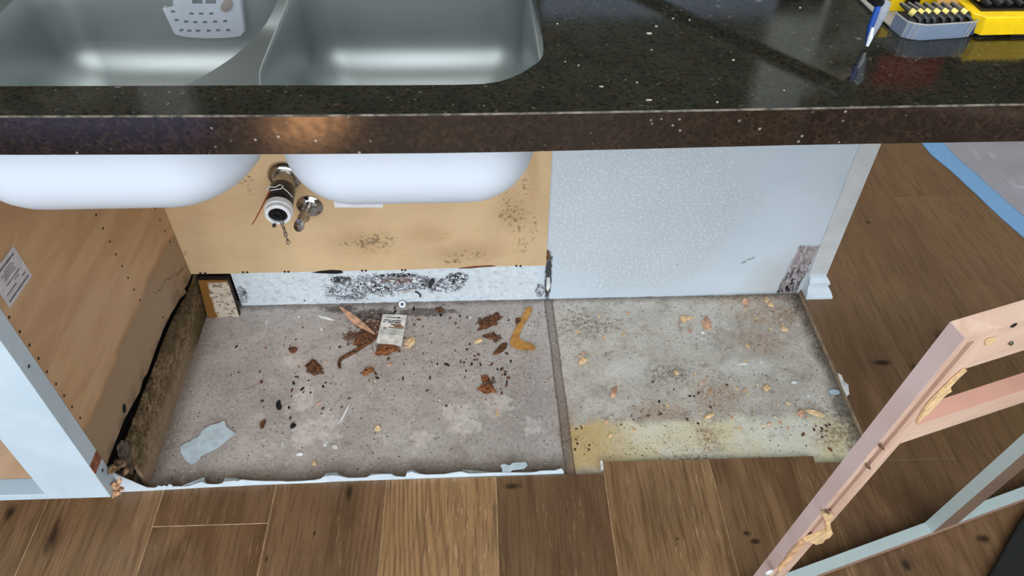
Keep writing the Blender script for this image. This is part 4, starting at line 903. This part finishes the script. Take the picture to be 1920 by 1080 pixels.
# ------------------------------------------------------------------ remnant of the toe board at the front
bl = [(215,923),(280,920),(460,910),(620,903),(761,898),(900,892),(1000,889),(1063,886)]
def bline(x):
    for (a,b),(c,d) in zip(bl, bl[1:]):
        if a <= x <= c: return b+(d-b)*(x-a)/(c-a)
    return bl[0][1] if x < bl[0][0] else bl[-1][1]
tp = [(212,888),(216,885),(228,884),(236,884),(243,891),(250,896),(257,900),(267,907),(279,914),(290,914.5),(297,913),(301,910),(306,912),(311,910),(317,912),(321,908),(325,908),(327,912),(342,912),(356,911),(383,903),(390,907),(398,908),(410,908),(418,906),(423,903),(442,901),(449,902),(457,899),(475,901),(500,902),(532,902),(537,903),(565,902),(590,900),(601,898),(612,893),(625,891),(636,892),(653,896),(670,896),(688,895),(697,891),(715,889),(735,889),(741,893),(755,894),(761,894),(764,887),(773,884),(785,888),(800,890),(834,889),(850,886),(865,884),(880,888),(905,887),(932,886),(945,886),(960,886),(990,886),(1005,885),(1012,883),(1022,882.5),(1040,882),(1052,878),(1057,884)]
tb_ = MB(); lo, hi = [], []
for a, b in tp:
    p = at(a, bline(a), 2, .0142); q2 = at(a, b, 1, p.y+.001); lo.append(Vector((p.x,p.y,.0142))); hi.append(Vector((p.x, p.y, max(q2.z, .0165))))
tb_.prism([Vector((p.x,p.y,0)) for p in lo]+hi[::-1], (0,.0014,0), 0, 1)
tbo = tb_.build('toe_board', [BASEP, BASEP], label='broken white toe board remnant along the front plank edge', cat='toe board')
for nm, pts in (('curled_flake', [(342,911),(383,895),(384,902),(388,906),(360,909)]), ('curled_flake', [(418,906),(422,897),(442,897),(449,899),(452,903)]), ('curled_flake', [(601,898),(612,888),(631,886),(637,891),(655,896),(640,900)]), ('curled_flake', [(688,895),(697,888),(735,888),(742,893),(720,897)]), ('curled_flake', [(760,898),(763,884),(773,881),(786,887),(776,896)]), ('curled_flake', [(938,873),(945,870),(955,873),(962,868),(986,867),(989,873),(983,879),(960,882),(955,888),(940,890),(942,880)])):
    q2 = [at(a,b,2,.019) for a,b in pts]; MB().prism(q2, (0,0,.0008)).build(nm, PFLAKE, tbo)
q2 = [at(a,b,2,.018) for a,b in ((866,884),(868,880),(905,884),(930,886),(930,890),(867,890))]; MB().prism(q2, (0,0,.0008)).build('curled_flake', GFLAKE, tbo)
p = at(1125,868,2,0); MB().box(.0815,.0865,-.490,-.474,.001,.0155).build('white_peg', WFLAKE, label='short white board end at the step between the planks', cat='board end')
# ragged film on the right plank edge
for i, pts in enumerate(([(1570,700),(1578,705),(1582,716),(1590,722),(1592,740),(1587,744),(1583,735),(1577,722)],)):
    q2 = [at(a,b,2,.0125) for a,b in pts]; MB().prism(q2, (0,0,.002)).build('torn_film', WFLAKE, label='torn white film on the plank edge at right of the concrete', cat='torn film')
# debris stuck on planks near the knot marks
# ------------------------------------------------------------------ loose face frame standing at the right
fo = Vector((.3012,-.7713,.0155)); Xf = Vector((.95832,.28522,.01639)); Yf = Vector((.0119,-.09716,.9952)); Nf = Vector((.28544,-.95353,-.0965))
TF = Matrix((Xf,Yf,Nf)).transposed().to_4x4(); TF.translation = fo
ff = empty('face_frame', fo, 'loose unpainted-back wooden face frame standing upright at right', 'face frame')
H, ws, tn, hr, r2, h2, hb, mx, mw = .79,.0425,.0205,.0718,.5998,.0413,.0195,.3858,.0575; W_ = 1.0
gx0, gx1 = .009, .0185
# stile: profile with groove, painted outer edge
st = MB()
def fbx(mb, x0,x1,y0,y1,n0,n1,mi=0): mb.box(x0,x1,y0,y1,n0,n1,mi,TF)
fbx(st,0,gx0,0,H,-tn,0); fbx(st,gx1,ws,0,H,-tn,0); fbx(st,gx0,gx1,0,H-.012,-tn,-.006,1); fbx(st,gx0,gx1,H-.012,H,-tn,0)
fbx(st,-.0006,0,0.0,H-.0005,-tn,-.0002,2)
st.build('stile', [PINK, GROOVE, LAV], ff)
rl = MB(); fbx(rl,ws,W_,H-hr,H,-tn,0); rl.build('top_rail', PINKH, ff)
rl = MB(); fbx(rl,ws,W_,r2-h2,r2,-tn,0); fbx(rl,ws,W_,r2,r2+.0005,-tn,-.0003,1); rl.build('middle_rail', [PINKH, plain('pink_top_edge', (200,150,132), .55, 0, .02, 0, 8)], ff)
rl = MB(); fbx(rl,ws,W_,0,hb,-tn,0); fbx(rl,ws,W_,hb,hb+.0006,-tn,-.0003,1); rl.build('bottom_rail', [plain('raw_dull_wood', (160,130,116), .6, 0, .03, 0, 10), FPAINT], ff)
rs_ = MB(); fbx(rs_,W_,W_+ws,0,H,-tn,0); rs_.build('stile', PINK, ff)
ml = MB(); fbx(ml,mx,mx+mw,hb,r2-h2,-tn,0); fbx(ml,mx-.0006,mx,hb,r2-h2,-tn,-.0003,1); ml.build('mullion', [plain('raw_grey_wood', (116,94,78), .65, 0, .03, 0, 10), FPAINT], ff)
def fpt(px, py, n=0.):     # pixel onto the frame's back face
    d = CF + CR*((px-960)/F_PX) - CU*((py-540)/F_PX); o_ = fo+Nf*n; t = (o_-CAM).dot(Nf)/d.dot(Nf); return CAM+d*t
# splintered sliver hanging from the stile's inner edge
sq = [fpt(a,b,.0008) for a,b in ((1719,786),(1716,792),(1735,775),(1752,757),(1770,737),(1781,730),(1779,722),(1796,704),(1810,691),(1806,690),(1785,708),(1765,728),(1748,745),(1733,762))]
MB().prism(sq, Nf*.003).build('split_sliver', SPLINT, ff)
sq = [fpt(a,b,.0005) for a,b in ((1538,958),(1545,957),(1556,958),(1560,964),(1553,972),(1555,985),(1559,996),(1553,1004),(1545,1007),(1540,1014),(1528,1017),(1518,1013),(1505,1010),(1515,1003),(1530,998),(1545,993),(1549,985),(1544,972))]
MB().prism(sq, Nf*.004).build('foam_residue', plain('glue_residue', (222,188,142), .8, 0, .06, .0002, 60), ff)
sq = [fpt(a,b,.0005) for a,b in ((1503,1010),(1508,1014),(1495,1030),(1482,1046),(1472,1058),(1460,1069),(1457,1063),(1468,1050),(1478,1036),(1490,1022))]
MB().prism(sq, Nf*.003).build('foam_residue', plain('glue_residue_b', (214,172,130), .8, 0, .08, .0002, 60), ff)
for a, b in ((1650,836),(1625,873),(1549,958)):
    p = fpt(a,b,.002); u = (fpt(a-6,b-2,.002)-p).normalized(); v = (fpt(a+1,b-6,.002)-p).normalized()
    MB().prism([p+u*.007-v*.001, p-u*.008-v*.003, p-u*.006+v*.008, p+u*.002+v*.007], Nf*.004).build('corner_fastener', plain('steel_fastener', (150,128,112), .35, .7), ff)
p = fpt(1901,610,.0005); MB().lathe([(.0035,0),(.003,.0006)], p, Nf, 12).build('screw_hole', VOID, ff)
sq = [fpt(a,b,.0006) for a,b in ((1846,640),(1852,634),(1866,632),(1868,636),(1858,644),(1848,648))]; MB().prism(sq, Nf*.001).build('split_sliver', SPLINT, ff)
p = fpt(1895,643,.001); MB().lathe([(.0026,0),(.002,.002)], p, Nf, 12).build('screw', BOLT, ff)
p = fpt(1442,1072,.001); MB().lathe([(.007,0),(.006,.003),(.002,.004)], p, Nf, 14).build('glue_blob', WPLAS, ff, smooth=True)
# ------------------------------------------------------------------ plastic sheet with tape at the right, black cloth in the corner
tpx = [(1725,268),(1765,268),(1790,300),(1830,345),(1870,383),(1920,425),(1990,480)]
outer = [(1690,225),(1722,262),(1745,290),(1785,323),(1830,365),(1875,408),(1920,447),(1990,505)]
inner_ = [(1730,225),(1765,262),(1790,292),(1826,322),(1868,360),(1905,393),(1950,432),(2010,480)]
tq = [at(a,b,2,.0145) for a,b in outer]+[at(a,b,2,.0145) for a,b in inner_[::-1]]
tape = MB().prism(tq, (0,0,.002)).build('masking_tape', BLUETAPE, label='blue masking tape strip along the edge of the plastic sheet', cat='tape')
sh_ = MB(); nu, nv = 26, 22; r = random.Random(6); vs = []
base = [at(a,b,2,.0170) for a,b in inner_]
def bl_(u):
    i = min(int(u*(len(base)-1)), len(base)-2); return base[i].lerp(base[i+1], u*(len(base)-1)-i)
for i in range(nu+1):
    for j in range(nv+1):
        p = bl_(i/nu); q2 = p+Vector((.9,.35,0))*(j/nv); h_ = 0 if j == 0 else .006+.010*abs(math.sin(i*.9+j*.6))+.012*abs(math.sin(i*.37-j*.8+1))
        vs.append((q2.x,q2.y,.0175+h_*min(1,j/2)))
sh_.add(vs, [(i*(nv+1)+j,(i+1)*(nv+1)+j,(i+1)*(nv+1)+j+1,i*(nv+1)+j+1) for i in range(nu) for j in range(nv)])
sh_.build('plastic_sheet', SHEET, smooth=True, label='wrinkled translucent plastic sheet on the planks at right', cat='plastic sheet')
cl = MB(); cpx = [at(a,b,2,.016) for a,b in ((1848,1085),(1866,1055),(1885,1020),(1905,985),(1925,955),(2050,960),(2050,1120),(1850,1120))]
cl.prism(cpx, (0,0,.012)).build('black_cloth', CLOTH, bevel=.004, label='black fabric lying on the planks in the bottom right corner', cat='cloth')
# blue grey block and spot-lit floor patch, both added out of view for reflections in the stone
MB().box(-1.7,-1.0,-2.5,-1.75,.0145,.12).build('reflection_block', plain('blue_grey_block', (170,172,226), .9, 0, .15, .004, 40), bevel=.03, bseg=4, label='blue grey block added on the floor out of view for the worktop reflection', cat='added block')  # added for the bluish tint mirrored in the worktop's front face
dl = empty('reflection_spot', (-.72,-2.0,4.6), 'round spot added overhead for the warm reflection on the worktop edge', 'added light')  # spot added to warm the floor patch that the worktop edge mirrors
MB().lathe([(.09,0),(.09,-.03),(.07,-.03),(.06,-.01)], (-.72,-2.0,4.6), (0,0,1), 24).build('housing', TRIM, dl)
sp_ = bpy.data.lights.new('spot', 'SPOT'); sp_.energy = 45000; sp_.spot_size = math.radians(3.6); sp_.spot_blend = .4; sp_.color = (1,.84,.66); sp_.shadow_soft_size = .03
so_ = bpy.data.objects.new('spot', sp_); so_.location = (-.72,-2.0,4.5); COL.objects.link(so_)
for o in bpy.data.objects:
    if '_o' in o: del o['_o']
